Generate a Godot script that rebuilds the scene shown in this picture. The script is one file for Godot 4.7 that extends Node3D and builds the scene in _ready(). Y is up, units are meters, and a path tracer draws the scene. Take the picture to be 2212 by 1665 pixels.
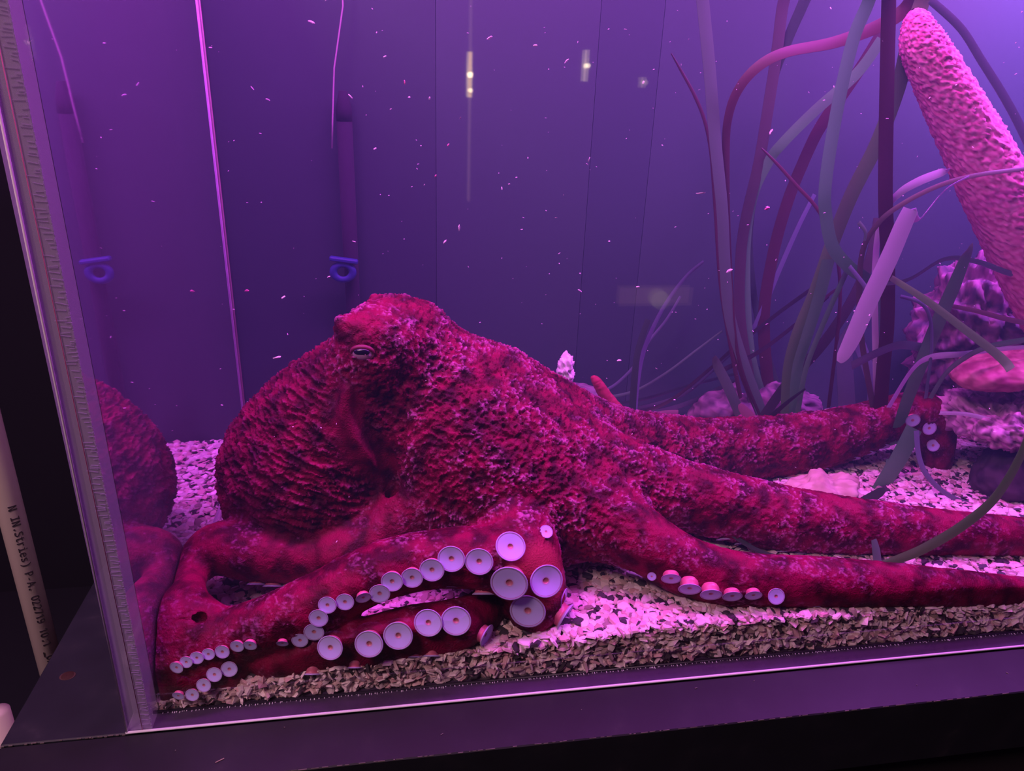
extends Node3D
# An octopus resting in an acrylic aquarium under violet light. Metres, y up; the tank's lower front left corner is the origin and the tank runs towards +x and -z.

const WALL := 0.025          # acrylic thickness
const LONG := 2.0            # tank length
const DEEP := 0.60           # inner back face at z = -DEEP
const HIGH := 0.95
var M := {}
var used := {}
var rng := RandomNumberGenerator.new()


# ---------------------------------------------------------------- helpers
func numbered(called: String) -> String:
	used[called] = used.get(called, 0) + 1
	return called if used[called] == 1 else "%s_%03d" % [called, used[called] - 1]


func tag(o: Node, label: String, category: String, group := "", kind := "") -> Node:
	o.set_meta("label", label)
	if category:
		o.set_meta("category", category)
	if group:
		o.set_meta("group", group)
	if kind:
		o.set_meta("kind", kind)
	return o


func base(called: String, where := Vector3.ZERO) -> Node3D:
	var o := Node3D.new()
	o.name = numbered(called)
	o.position = where
	add_child(o)
	return o


func put(mesh: Mesh, called: String, m: Material, parent: Node = null, where := Vector3.ZERO) -> MeshInstance3D:
	var o := MeshInstance3D.new()
	o.mesh = mesh
	o.material_override = m
	o.position = where
	if parent == null or parent == self:
		o.name = numbered(called)
		add_child(o)
	else:
		o.name = called
		parent.add_child(o, true)
	return o


func mat(c: Color, rough := 0.6, metal := 0.0) -> StandardMaterial3D:
	var m := StandardMaterial3D.new()
	m.albedo_color = c
	m.roughness = rough
	m.metallic = metal
	return m


func lin(r: float, g: float, b: float) -> Color:
	return Color(r, g, b).linear_to_srgb()


func noise_of(n_seed: int, freq: float, kind := FastNoiseLite.TYPE_SIMPLEX_SMOOTH, octaves := 1, fractal := FastNoiseLite.FRACTAL_NONE) -> FastNoiseLite:
	var n := FastNoiseLite.new()
	n.seed = n_seed
	n.noise_type = kind
	n.frequency = freq
	n.fractal_type = fractal
	n.fractal_octaves = octaves
	return n


func noise_tex(n: FastNoiseLite, ramp: Gradient, size := 512) -> NoiseTexture2D:
	var t := NoiseTexture2D.new()
	t.width = size
	t.height = size
	t.seamless = true
	t.noise = n
	t.color_ramp = ramp
	return t


func ramp_of(pairs: Array) -> Gradient:
	var g := Gradient.new()
	var offs := PackedFloat32Array()
	var cols := PackedColorArray()
	for p in pairs:
		offs.append(p[0])
		cols.append(p[1])
	g.offsets = offs
	g.colors = cols
	return g


func box_mesh(size: Vector3, bevel := 0.0) -> Mesh:
	if bevel <= 0.0:
		var b := BoxMesh.new()
		b.size = size
		return b
	# a box with chamfered edges
	var st := SurfaceTool.new()
	st.begin(Mesh.PRIMITIVE_TRIANGLES)
	var h := size / 2
	var g := Vector3(h.x - bevel, h.y - bevel, h.z - bevel)
	for ax in 3:
		var u := (ax + 1) % 3
		var w := (ax + 2) % 3
		for s in [-1.0, 1.0]:
			var f := []
			for c in [[-1, -1], [1, -1], [1, 1], [-1, 1]]:
				var p := Vector3.ZERO
				p[ax] = s * h[ax]
				p[u] = c[0] * g[u]
				p[w] = c[1] * g[w]
				f.append(p)
			var n := Vector3.ZERO
			n[ax] = s
			face(st, f, n)
		for su in [-1.0, 1.0]:
			for sw in [-1.0, 1.0]:
				var f := []
				for c in [[-1, 0], [1, 0], [1, 1], [-1, 1]]:
					var p := Vector3.ZERO
					p[ax] = c[0] * g[ax]
					p[u] = su * (h[u] if c[1] == 0 else g[u])
					p[w] = sw * (g[w] if c[1] == 0 else h[w])
					f.append(p)
				var n := Vector3.ZERO
				n[u] = su
				n[w] = sw
				face(st, f, n.normalized())
	for sx in [-1.0, 1.0]:
		for sy in [-1.0, 1.0]:
			for sz in [-1.0, 1.0]:
				face(st, [Vector3(sx * h.x, sy * g.y, sz * g.z), Vector3(sx * g.x, sy * h.y, sz * g.z), Vector3(sx * g.x, sy * g.y, sz * h.z)], Vector3(sx, sy, sz).normalized())
	return st.commit()


func face(st: SurfaceTool, pts: Array, n: Vector3) -> void:
	# a flat polygon whose front looks along n
	var nn: Vector3 = (pts[2] - pts[0]).cross(pts[1] - pts[0])
	if nn.dot(n) < 0:
		pts = pts.duplicate()
		pts.reverse()
	for q in range(1, pts.size() - 1):
		for w in [pts[0], pts[q], pts[q + 1]]:
			st.set_normal(n)
			st.add_vertex(w)


func tube(points: Array, radii: Array, sides := 10, caps := true) -> ArrayMesh:
	var st := SurfaceTool.new()
	st.begin(Mesh.PRIMITIVE_TRIANGLES)
	st.set_smooth_group(0)
	var n := points.size()
	var side := Vector3.RIGHT
	var rings := []
	for i in n:
		var t: Vector3 = (points[mini(i + 1, n - 1)] - points[maxi(i - 1, 0)]).normalized()
		if absf(t.dot(side)) > 0.9:
			side = Vector3.UP if absf(t.y) < 0.9 else Vector3.FORWARD
		side = (side - t * side.dot(t)).normalized()
		var up := t.cross(side)
		var ring := []
		for k in sides:
			var a := TAU * k / sides
			ring.append(points[i] + (side * cos(a) + up * sin(a)) * radii[i])
		rings.append(ring)
	for i in n - 1:
		for k in sides:
			var k2 := (k + 1) % sides
			for v in [rings[i][k], rings[i][k2], rings[i + 1][k], rings[i][k2], rings[i + 1][k2], rings[i + 1][k]]:
				st.add_vertex(v)
	if caps:
		for e in [0, n - 1]:
			for k in sides:
				var k2 := (k + 1) % sides
				var tri := [points[e], rings[e][k], rings[e][k2]] if e == n - 1 else [points[e], rings[e][k2], rings[e][k]]
				for v in tri:
					st.add_vertex(v)
	st.index()
	st.generate_normals()
	return st.commit()


func lathe(profile: Array, colours: Array, sides := 24) -> ArrayMesh:
	# profile: Vector2(radius, height) from the outside to the middle, around +y
	var verts := PackedVector3Array()
	var cols := PackedColorArray()
	var idx := PackedInt32Array()
	for i in profile.size():
		for k in sides:
			var a := TAU * k / sides
			verts.append(Vector3(cos(a) * profile[i].x, profile[i].y, sin(a) * profile[i].x))
			cols.append(colours[i])
	for i in profile.size() - 1:
		for k in sides:
			var k2 := (k + 1) % sides
			var a := i * sides + k
			var b := i * sides + k2
			idx.append_array(PackedInt32Array([a, a + sides, b, b, a + sides, b + sides]))
	return arrays_mesh(verts, idx, cols, true)


func vertex_normals(verts: PackedVector3Array, idx: PackedInt32Array) -> PackedVector3Array:
	var out := PackedVector3Array()
	out.resize(verts.size())
	for i in range(0, idx.size(), 3):
		var a := idx[i]
		var b := idx[i + 1]
		var c := idx[i + 2]
		var n := (verts[c] - verts[a]).cross(verts[b] - verts[a])
		out[a] += n
		out[b] += n
		out[c] += n
	for i in out.size():
		out[i] = out[i].normalized()
	return out


func arrays_mesh(verts: PackedVector3Array, idx: PackedInt32Array, cols := PackedColorArray(), smooth := true, uvs := PackedVector2Array()) -> ArrayMesh:
	var arr := []
	arr.resize(Mesh.ARRAY_MAX)
	arr[Mesh.ARRAY_VERTEX] = verts
	arr[Mesh.ARRAY_INDEX] = idx
	if cols.size():
		arr[Mesh.ARRAY_COLOR] = cols
	if uvs.size():
		arr[Mesh.ARRAY_TEX_UV] = uvs
	if smooth:
		arr[Mesh.ARRAY_NORMAL] = vertex_normals(verts, idx)
	var m := ArrayMesh.new()
	m.add_surface_from_arrays(Mesh.PRIMITIVE_TRIANGLES, arr)
	return m


func spline(joints: Array, n := 3) -> Array:
	# Catmull-Rom through Vector4 joints (xyz, radius or width)
	var out := []
	for i in joints.size() - 1:
		var p0: Vector4 = joints[maxi(i - 1, 0)]
		var p1: Vector4 = joints[i]
		var p2: Vector4 = joints[i + 1]
		var p3: Vector4 = joints[mini(i + 2, joints.size() - 1)]
		for k in n:
			var t := float(k) / n
			var q: Vector4 = 0.5 * (2.0 * p1 + (p2 - p0) * t + (2.0 * p0 - 5.0 * p1 + 4.0 * p2 - p3) * t * t + (3.0 * p1 - p0 - 3.0 * p2 + p3) * t * t * t)
			q.w = lerpf(p1.w, p2.w, t)
			out.append(q)
	out.append(joints[-1])
	return out


func four(flat: Array) -> Array:
	var out := []
	for i in range(0, flat.size(), 4):
		out.append(Vector4(flat[i], flat[i + 1], flat[i + 2], flat[i + 3]))
	return out


const HEAP := [[0.0, 0.010], [0.02, 0.011], [0.10, 0.023], [0.19, 0.036], [0.32, 0.042], [0.45, 0.046], [0.58, 0.053], [0.72, 0.053], [0.90, 0.047], [1.04, 0.042], [2.0, 0.042]]


func ground(x: float, z: float) -> float:
	# height of the gravel: heaped unevenly against the front wall, flatter farther back
	var f := 0.042
	for i in HEAP.size() - 1:
		if x >= HEAP[i][0] and x <= HEAP[i + 1][0]:
			f = lerpf(HEAP[i][1], HEAP[i + 1][1], (x - HEAP[i][0]) / (HEAP[i + 1][0] - HEAP[i][0]))
	return lerpf(f, 0.030 + 0.016 * clampf(x * 1.6, 0.0, 1.0), smoothstep(0.045, 0.14, -z))


# ---------------------------------------------------------------- scene
func _ready() -> void:
	rng.seed = 7
	camera_and_light()
	materials()
	room()
	stand()
	tank()
	octopus()
	gravel()
	rocks()
	plants()
	pipes()
	drifting()


func camera_and_light() -> void:
	var cam := Camera3D.new()
	cam.name = "camera"
	cam.fov = 54.9770
	cam.near = 0.02
	cam.far = 30.0
	add_child(cam)
	cam.transform = Transform3D(Basis(Vector3(0.986634, 0.035040, 0.159138), Vector3(0.028301, 0.924916, -0.379116), Vector3(-0.160473, 0.378552, 0.911563)), Vector3(0.273106, 0.620000, 0.606573))
	cam.current = true

	var e := Environment.new()
	e.background_mode = Environment.BG_COLOR
	e.background_color = Color(0.006, 0.006, 0.009)
	e.ambient_light_source = Environment.AMBIENT_SOURCE_DISABLED
	e.tonemap_mode = Environment.TONE_MAPPER_LINEAR
	e.tonemap_exposure = 0.93
	e.sdfgi_enabled = true
	e.ssao_enabled = true
	e.ssil_enabled = true
	e.volumetric_fog_enabled = true
	e.volumetric_fog_density = 0.0
	var w := WorldEnvironment.new()
	w.environment = e
	add_child(w)

	# two violet lamps over the tank, one of the lamps of the room behind the camera
	lamp_bar("Long violet lamp bar hanging above the length of the tank", Vector3(0.47, 1.24, -0.18), Vector2(1.10, 0.10), Color(lin(0.90, 0.10, 1.0)), 2.9)
	lamp_bar("Short bright violet lamp hanging above the right of the tank", Vector3(1.37, 1.02, -0.36), Vector2(0.30, 0.16), Color(lin(0.66, 0.13, 1.0)), 2.4)
	room_lamp()
	glints()


func lamp_bar(label: String, at: Vector3, size: Vector2, c: Color, energy: float) -> void:
	var o := base("aquarium_lamp", at)
	tag(o, label, "lamp")
	put(box_mesh(Vector3(size.x + 0.03, 0.03, size.y + 0.03), 0.004), "housing", mat(Color(0.05, 0.05, 0.06), 0.4), o, Vector3(0, 0.02, 0))
	var glow := mat(c, 0.5)
	glow.emission_enabled = true
	glow.emission = c
	glow.emission_energy_multiplier = 3.0
	put(box_mesh(Vector3(size.x, 0.004, size.y)), "lamp_diffuser", glow, o, Vector3(0, 0.002, 0))
	for s in [-1, 1]:
		put(tube([Vector3(s * size.x * 0.4, 0.03, 0), Vector3(s * size.x * 0.4, 2.39 - at.y, 0)], [0.002, 0.002], 6), "hanger", mat(Color(0.2, 0.2, 0.2), 0.4, 0.8), o)
	var l := AreaLight3D.new()
	l.name = "light"
	l.area_size = size
	l.light_color = c
	l.light_energy = energy
	l.shadow_enabled = true
	l.area_range = 6.0
	l.position = Vector3(0, -0.002, 0)
	l.rotation_degrees.x = -90
	o.add_child(l)


func room_lamp() -> void:
	var c := Color(1.0, 0.77, 0.84)
	var o := base("hanging_panel_lamp", Vector3(-0.75, 1.95, 0.95))
	tag(o, "White panel lamp hanging from the ceiling to the left of the viewer", "lamp")
	put(box_mesh(Vector3(0.64, 0.03, 0.64), 0.005), "housing", mat(Color(0.5, 0.5, 0.5), 0.5), o, Vector3(0, 0.018, 0))
	var glow := mat(c, 0.5)
	glow.emission_enabled = true
	glow.emission = c
	glow.emission_energy_multiplier = 0.6
	for k in [-1, 1]:
		put(tube([Vector3(k * 0.25, 0.03, 0), Vector3(k * 0.25, 0.45, 0)], [0.002, 0.002], 6), "hanger", mat(Color(0.2, 0.2, 0.2), 0.4, 0.8), o)
	put(box_mesh(Vector3(0.6, 0.004, 0.6)), "lamp_diffuser", glow, o)
	var l := AreaLight3D.new()
	l.name = "light"
	l.area_size = Vector2(0.6, 0.6)
	l.light_color = c
	l.light_energy = 4.6
	l.shadow_enabled = true
	l.area_range = 8.0
	l.position = Vector3(0, -0.004, 0)
	l.rotation_degrees.x = -90
	o.add_child(l)


func glints() -> void:
	# lit things on the far wall behind the viewer, mirrored faintly in the front pane
	var warm := Color(1.0, 0.93, 0.72)
	for d in [
		[0.6506, 0.6438, 2.9, 0.0244, 0.1854, 2.2, "Small upright lamp on the far wall behind the viewer", "wall_light"],
		[1.1735, 0.6999, 2.9, 0.0207, 0.1304, 2.6, "Slim lamp on the far wall behind the viewer, right of the upright one", "wall_light"],
		[1.4477, 0.6404, 2.9, 0.0211, 0.0443, 1.2, "Tiny round lamp on the far wall behind the viewer", "wall_light"],
		[0.6535, 0.5807, 2.9, 0.0123, 0.9664, 0.35, "Tall narrow light slit on the far wall behind the viewer", "wall_light"],
		[1.6211, -0.3685, 2.9, 0.3905, 0.0944, 0.12, "Added dim glow panel low on the far wall behind the viewer", "wall_light"],  # glow panel added so the pane mirrors it as lit bench tops
	]:
		var m := mat(warm, 0.5)
		m.emission_enabled = true
		m.emission = warm
		m.emission_energy_multiplier = d[5]
		var o := base(d[7], Vector3(d[0], d[1], d[2]))
		tag(o, d[6], "lamp")
		put(box_mesh(Vector3(d[3] + 0.03, d[4] + 0.03, 0.03), 0.004), "housing", mat(Color(0.1, 0.1, 0.1), 0.6), o, Vector3(0, 0, 0.02))
		put(box_mesh(Vector3(d[3], d[4], 0.006)), "lamp_glass", m, o)
		var l := OmniLight3D.new()
		l.name = "light"
		l.light_color = warm
		l.light_energy = d[5] * d[3] * d[4] * 0.25
		l.light_size = minf(d[3], d[4]) * 0.5
		l.omni_range = 8.0
		l.omni_attenuation = 2.0
		l.shadow_enabled = true
		l.position = Vector3(0, 0, -0.02 - minf(d[3], d[4]) * 0.5)
		o.add_child(l)


func materials() -> void:
	# skin, grain, stone and paint; colours only
	M.skin = mat(Color.WHITE, 0.55)
	M.skin.vertex_color_use_as_albedo = true
	M.skin.metallic_specular = 0.22
	M.skin.heightmap_enabled = true
	M.skin.heightmap_texture = noise_tex(noise_of(19, 0.045, FastNoiseLite.TYPE_SIMPLEX_SMOOTH, 3, FastNoiseLite.FRACTAL_RIDGED), ramp_of([[0.0, Color.BLACK], [1.0, Color.WHITE]]), 512)
	M.skin.heightmap_scale = 0.09
	M.skin.uv1_triplanar = true
	M.skin.uv1_scale = Vector3(9, 9, 9)
	M.sucker = mat(Color.WHITE, 0.4)
	M.sucker.vertex_color_use_as_albedo = true
	M.chip = mat(Color.WHITE, 0.75)
	M.chip.vertex_color_use_as_albedo = true
	M.bed = mat(lin(0.13, 0.10, 0.10), 0.9)
	M.acrylic = mat(Color(1, 1, 1, 0.0), 0.02)
	M.acrylic.transparency = BaseMaterial3D.TRANSPARENCY_ALPHA
	# the side wall seen from within the water turns nearly all light back
	M.inner_mirror = mat(Color(0.90, 0.92, 0.96, 0.0), 0.03, 0.94)
	M.inner_mirror.transparency = BaseMaterial3D.TRANSPARENCY_ALPHA
	M.milky = mat(Color(0.80, 0.74, 0.90, 0.26), 0.4)
	M.milky.transparency = BaseMaterial3D.TRANSPARENCY_ALPHA
	M.glue = mat(Color(0.93, 0.90, 0.97), 0.35)
	M.ripple = mat(Color(0.62, 0.55, 0.72, 0.45), 0.4)
	M.ripple.transparency = BaseMaterial3D.TRANSPARENCY_ALPHA
	M.back = mat(lin(0.055, 0.05, 0.085), 0.6)
	var paint := noise_of(11, 0.012, FastNoiseLite.TYPE_SIMPLEX_SMOOTH, 5, FastNoiseLite.FRACTAL_FBM)
	M.stand = mat(Color.WHITE, 0.55)
	M.stand.albedo_texture = noise_tex(paint, ramp_of([[0.0, Color(0.105, 0.115, 0.16)], [0.55, Color(0.125, 0.135, 0.185)], [0.8, Color(0.15, 0.155, 0.20)], [1.0, Color(0.23, 0.22, 0.26)]]))
	M.stand.uv1_triplanar = true
	M.stand.uv1_world_triplanar = true
	M.stand.uv1_scale = Vector3(2.5, 2.5, 2.5)
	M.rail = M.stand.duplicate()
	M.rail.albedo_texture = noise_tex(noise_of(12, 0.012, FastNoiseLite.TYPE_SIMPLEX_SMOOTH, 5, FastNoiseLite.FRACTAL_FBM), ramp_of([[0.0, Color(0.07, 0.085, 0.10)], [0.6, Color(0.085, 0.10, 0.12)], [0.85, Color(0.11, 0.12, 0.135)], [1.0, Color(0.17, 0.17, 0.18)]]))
	M.stand_face = mat(Color(0.12, 0.11, 0.12), 0.7)
	M.bare = mat(Color(0.42, 0.40, 0.38), 0.8)
	M.wall = mat(Color(0.10, 0.11, 0.16), 0.9)
	M.pvc = mat(Color(0.80, 0.76, 0.72), 0.45)
	M.ink = mat(Color(0.16, 0.15, 0.17), 0.7)


func plank(called: String, lo: Vector3, hi: Vector3, m: Material, parent: Node = null, bevel := 0.0) -> MeshInstance3D:
	return put(box_mesh(hi - lo, bevel), called, m, parent, (lo + hi) / 2)


func room() -> void:
	for r in [["floor", Vector3(-1.6, -1.0, -1.6), Vector3(3.4, -0.9, 3.2), "Dark floor of the room below the tank stand"],
			["ceiling", Vector3(-1.6, 2.4, -1.6), Vector3(3.4, 2.5, 3.2), "Dark ceiling of the room"],
			["wall_left", Vector3(-1.6, -0.9, -1.6), Vector3(-1.5, 2.4, 3.2), "Dark wall of the room on the left"],
			["wall_right", Vector3(3.3, -0.9, -1.6), Vector3(3.4, 2.4, 3.2), "Dark wall of the room on the right"],
			["wall_back", Vector3(-1.5, -0.9, -1.6), Vector3(3.3, 2.4, -1.5), "Dark navy wall behind the tank"],
			["wall_front", Vector3(-1.5, -0.9, 3.1), Vector3(3.3, 2.4, 3.2), "Dark wall of the room behind the viewer"]]:
		var o := plank(r[0], r[1], r[2], M.wall)
		tag(o, r[3], "", "", "structure")


func stand() -> void:
	var s := base("tank_stand", Vector3.ZERO)
	tag(s, "Dark navy painted wooden stand carrying the aquarium", "stand")
	plank("top_board", Vector3(-0.1165, -0.03, -0.80), Vector3(2.15, 0.0, -0.0022), M.stand, s, 0.0012)
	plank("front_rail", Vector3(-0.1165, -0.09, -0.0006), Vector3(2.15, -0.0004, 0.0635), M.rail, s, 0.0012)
	plank("front_panel", Vector3(-0.1, -0.9, 0.02), Vector3(2.13, -0.09, 0.045), M.stand_face, s)
	plank("side_panel", Vector3(-0.1, -0.9, -0.78), Vector3(-0.08, -0.03, 0.02), M.stand_face, s)
	plank("side_panel", Vector3(2.11, -0.9, -0.78), Vector3(2.13, -0.03, 0.02), M.stand_face, s)
	# worn bare edge of the rail and crumbs of filler along the joint
	var wear := SurfaceTool.new()
	wear.begin(Mesh.PRIMITIVE_TRIANGLES)
	var r := RandomNumberGenerator.new()
	r.seed = 5
	var x := -0.11
	while x < 1.6:
		var l := r.randf_range(0.001, 0.009)
		var w := r.randf_range(0.0002, 0.0007)
		if r.randf() < 0.75:
			wear.append_from(box_mesh(Vector3(l, 0.0012, w)), 0, Transform3D(Basis(), Vector3(x, -0.0009, 0.0630 + r.randf_range(-0.0002, 0.0002))))
		x += l + r.randf_range(0.0, 0.008)
	x = -0.115
	while x < 0.0:
		var l := r.randf_range(0.001, 0.006)
		if r.randf() < 0.8:
			wear.append_from(box_mesh(Vector3(l, 0.001, r.randf_range(0.0003, 0.0009))), 0, Transform3D(Basis(), Vector3(x, -0.0004, -0.0014 + r.randf_range(-0.0006, 0.0006))))
		x += l + r.randf_range(0.0, 0.004)
	put(wear.commit(), "chipped_paint", M.bare, s).set_meta("kind", "stuff")
	var screw := base_part("screw_hole", s, Vector3(-0.087, 0.0, -0.092))
	var ring := TorusMesh.new()
	ring.inner_radius = 0.005
	ring.outer_radius = 0.0085
	ring.rings = 20
	ring.ring_segments = 6
	put(ring, "rim", mat(Color(0.30, 0.20, 0.22), 0.9), screw).scale = Vector3(1, 0.25, 0.8)
	var rust := put(lathe([Vector2(0.0065, 0.0002), Vector2(0.005, 0.001), Vector2(0.002, 0.0014), Vector2(0.0, 0.0008)], [Color.WHITE, Color.WHITE, Color.WHITE, Color.WHITE], 12), "screw_head", mat(Color(0.22, 0.10, 0.10), 0.8), screw)
	rust.position.y = 0.0003
	# crumbs on the rail, from left to right
	var nth := ["first", "second", "third", "fourth", "fifth", "sixth", "seventh", "eighth", "ninth"]
	for k in 9:
		var d := put(box_mesh(Vector3(r.randf_range(0.001, 0.0032), 0.0006, 0.0008)), "wood_speck", M.bare, null, Vector3(-0.08 + 0.13 * k + r.randf_range(-0.03, 0.03), 0.0002, r.randf_range(0.008, 0.055)))
		d.rotation.y = r.randf_range(0, 3)
		tag(d, "Tiny pale speck of sawdust on the dark rail, %s from the left" % nth[k], "speck", "specks on the stand rail")
	var sp := put(box_mesh(Vector3(0.0085, 0.0008, 0.0010), 0.0002), "splinter", mat(Color(0.62, 0.56, 0.50), 0.8), null, Vector3(0.098, 0.0003, 0.043))
	sp.rotation.y = 0.5
	tag(sp, "Long pale splinter lying on the dark rail below the octopus", "splinter")


func base_part(called: String, parent: Node, where: Vector3) -> Node3D:
	var o := Node3D.new()
	o.name = called
	o.position = where
	parent.add_child(o, true)
	return o


func tank() -> void:
	var t := base("aquarium_tank", Vector3.ZERO)
	tag(t, "Clear acrylic aquarium with thick walls and glowing edges on the stand", "aquarium")
	plank("bottom_plate", Vector3(0.001, 0.0005, -DEEP - WALL), Vector3(LONG, 0.003, -0.001), mat(Color(0.25, 0.2, 0.3), 0.4), t)
	plank("front_pane", Vector3(WALL, 0.003, -WALL), Vector3(LONG, HIGH, -0.0005), M.acrylic, t)
	plank("side_pane", Vector3(LONG - WALL, 0.003, -DEEP), Vector3(LONG, HIGH, -WALL), M.acrylic, t)
	# left wall: an inner face that mirrors the tank and a milky polished end towards the viewer
	var left := base_part("side_pane", t, Vector3.ZERO)
	var face := PlaneMesh.new()
	face.size = Vector2(DEEP - WALL, HIGH)
	face.orientation = PlaneMesh.FACE_X
	put(face, "inner_face", M.inner_mirror, left, Vector3(WALL, HIGH / 2, -(DEEP + WALL) / 2)).rotation_degrees = Vector3.ZERO
	plank("polished_end", Vector3(0.0, 0.003, -WALL), Vector3(WALL - 0.0004, HIGH, -0.003), M.milky, left)
	plank("outer_face", Vector3(0.0, 0.003, -DEEP), Vector3(0.002, HIGH, -WALL - 0.001), M.acrylic, left)
	# glue seams, the first coloured pale to stand in for piped lamp light
	put(tube([Vector3(0.0012, 0.003, -0.0012), Vector3(0.0078, HIGH, -0.0012)], [0.0011, 0.0011], 8), "seam", M.glue, left)
	put(tube([Vector3(0.0155, 0.003, -0.002), Vector3(0.0125, HIGH, -0.002)], [0.0004, 0.0004], 6), "seam", mat(Color(0.75, 0.4, 0.55), 0.4), left)
	var r := RandomNumberGenerator.new()
	r.seed = 21
	var st := SurfaceTool.new()
	st.begin(Mesh.PRIMITIVE_TRIANGLES)
	var y := 0.01
	while y < 0.9:
		var l := r.randf_range(0.003, 0.009)
		st.append_from(box_mesh(Vector3(l, r.randf_range(0.0002, 0.0007), 0.0006)), 0, Transform3D(Basis(Vector3(0, 0, 1), r.randf_range(-0.25, 0.1)), Vector3(WALL - 0.001 - l * r.randf_range(0.4, 0.8), y, -0.0022)))
		y += r.randf_range(0.0012, 0.006)
	y = 0.005
	while y < 0.9:
		st.append_from(box_mesh(Vector3(r.randf_range(0.0005, 0.0016), r.randf_range(0.0005, 0.003), 0.0006)), 0, Transform3D(Basis(), Vector3(WALL - 0.0005, y, -0.0022)))
		y += r.randf_range(0.001, 0.005)
	put(st.commit(), "glue_ripples", M.ripple, left).set_meta("kind", "stuff")
	# back left corner seams
	put(tube([Vector3(WALL + 0.001, 0.003, -DEEP + 0.002), Vector3(WALL + 0.001, HIGH, -DEEP + 0.002)], [0.0013, 0.0013], 8), "corner_bead", mat(Color(0.62, 0.52, 0.55), 0.3), t)
	put(tube([Vector3(WALL + 0.0005, 0.003, -DEEP + 0.016), Vector3(WALL + 0.0005, HIGH, -DEEP + 0.016)], [0.0012, 0.0012], 6), "corner_bead", mat(Color(0.75, 0.66, 0.80), 0.3), t)
	put(tube([Vector3(WALL + 0.001, 0.010, -0.03), Vector3(WALL + 0.001, 0.024, -0.10), Vector3(WALL + 0.001, 0.034, -0.3), Vector3(WALL + 0.001, 0.034, -0.56)], [0.0035, 0.004, 0.004, 0.004], 8), "corner_bead", mat(Color(0.66, 0.60, 0.66), 0.5), t)
	# bottom front beads; the pale one paints in the lamp glow along the edge
	put(tube([Vector3(0.0, 0.0022, -0.0012), Vector3(LONG, 0.0022, -0.0012)], [0.0014, 0.0014], 8), "edge_bead", M.glue, t)
	st = SurfaceTool.new()
	st.begin(Mesh.PRIMITIVE_TRIANGLES)
	var x := 0.03
	while x < 1.5:
		st.append_from(box_mesh(Vector3(r.randf_range(0.0004, 0.001), 0.0005, r.randf_range(0.001, 0.003))), 0, Transform3D(Basis(), Vector3(x, 0.0036, -0.0215 + r.randf_range(-0.001, 0.001))))
		x += r.randf_range(0.0015, 0.006)
	put(st.commit(), "glue_teeth", M.glue, t).set_meta("kind", "stuff")
	put(tube([Vector3(0.02, 0.004, -0.0235), Vector3(LONG, 0.004, -0.0235)], [0.0018, 0.0018], 6), "edge_bead", mat(Color(0.12, 0.09, 0.16), 0.4), t)
	# back: painted panels, toned apart to stand in for faint striped reflections
	var px := [0.0, 0.352, 0.60, 0.70, LONG]
	var tones := [lin(0.020, 0.045, 0.045), lin(0.027, 0.060, 0.056), lin(0.023, 0.053, 0.052), lin(0.029, 0.065, 0.060)]
	for k in 4:
		plank("back_panel", Vector3(px[k], 0.003, -DEEP - 0.01), Vector3(px[k + 1] - 0.0008, HIGH, -DEEP), mat(tones[k], 0.6), t)
	# standpipe with its cord and a blue clamp at the back wall
	var s := base("standpipe", Vector3(0.215, 0.0, -DEEP + 0.016))
	tag(s, "Dark vertical standpipe against the back wall above the octopus's eye", "pipe")
	put(tube([Vector3(0, 0.03, 0), Vector3(0, 0.56, 0)], [0.0115, 0.0115], 16), "pipe_body", mat(lin(0.012, 0.008, 0.02), 0.95), s)
	put(tube([Vector3(0, 0.558, 0), Vector3(0, 0.575, 0), Vector3(0, 0.60, 0)], [0.0118, 0.0118, 0.006], 16), "cap", mat(lin(0.012, 0.008, 0.02), 0.95), s)
	var cord := tube([Vector3(0.196, 0.52, -0.57), Vector3(0.199, 0.56, -0.569), Vector3(0.205, 0.63, -0.572), Vector3(0.221, 0.71, -0.575), Vector3(0.226, 0.94, -0.58)], [0.0012, 0.0012, 0.0012, 0.0012, 0.0012], 6)
	tag(put(cord, "air_line", mat(Color(0.62, 0.55, 0.60), 0.4)), "Thin pale air line hanging down beside the dark standpipe", "tube")
	var clamp := base("pipe_clamp", Vector3(0.203, 0.335, -DEEP + 0.036))
	tag(clamp, "Blue plastic clamp with a round hole on the dark standpipe", "clamp")
	var blue := mat(lin(0.01, 0.03, 0.16), 0.7)
	var body := TorusMesh.new()
	body.inner_radius = 0.008
	body.outer_radius = 0.019
	body.rings = 24
	body.ring_segments = 12
	var b := put(body, "ring", blue, clamp)
	b.rotation_degrees.x = 90
	b.scale = Vector3(1.1, 0.7, 0.9)
	put(box_mesh(Vector3(0.044, 0.007, 0.012), 0.002), "jaw", blue, clamp, Vector3(0.002, 0.019, 0)).rotation_degrees.z = -8
	# the water itself: violet haze between the walls
	var fog := FogVolume.new()
	fog.name = "tank_water"
	fog.shape = RenderingServer.FOG_VOLUME_SHAPE_BOX
	fog.size = Vector3(LONG - 2 * WALL - 0.004, 0.87, DEEP - WALL - 0.003)
	fog.position = Vector3(LONG / 2, 0.004 + 0.435, -(DEEP + WALL) / 2)
	var fm := FogMaterial.new()
	fm.density = 0.125
	fm.albedo = lin(0.32, 0.78, 1.0)
	fog.material = fm
	add_child(fog)
	tag(fog, "Hazy violet water filling the aquarium", "water", "", "stuff")


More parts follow.
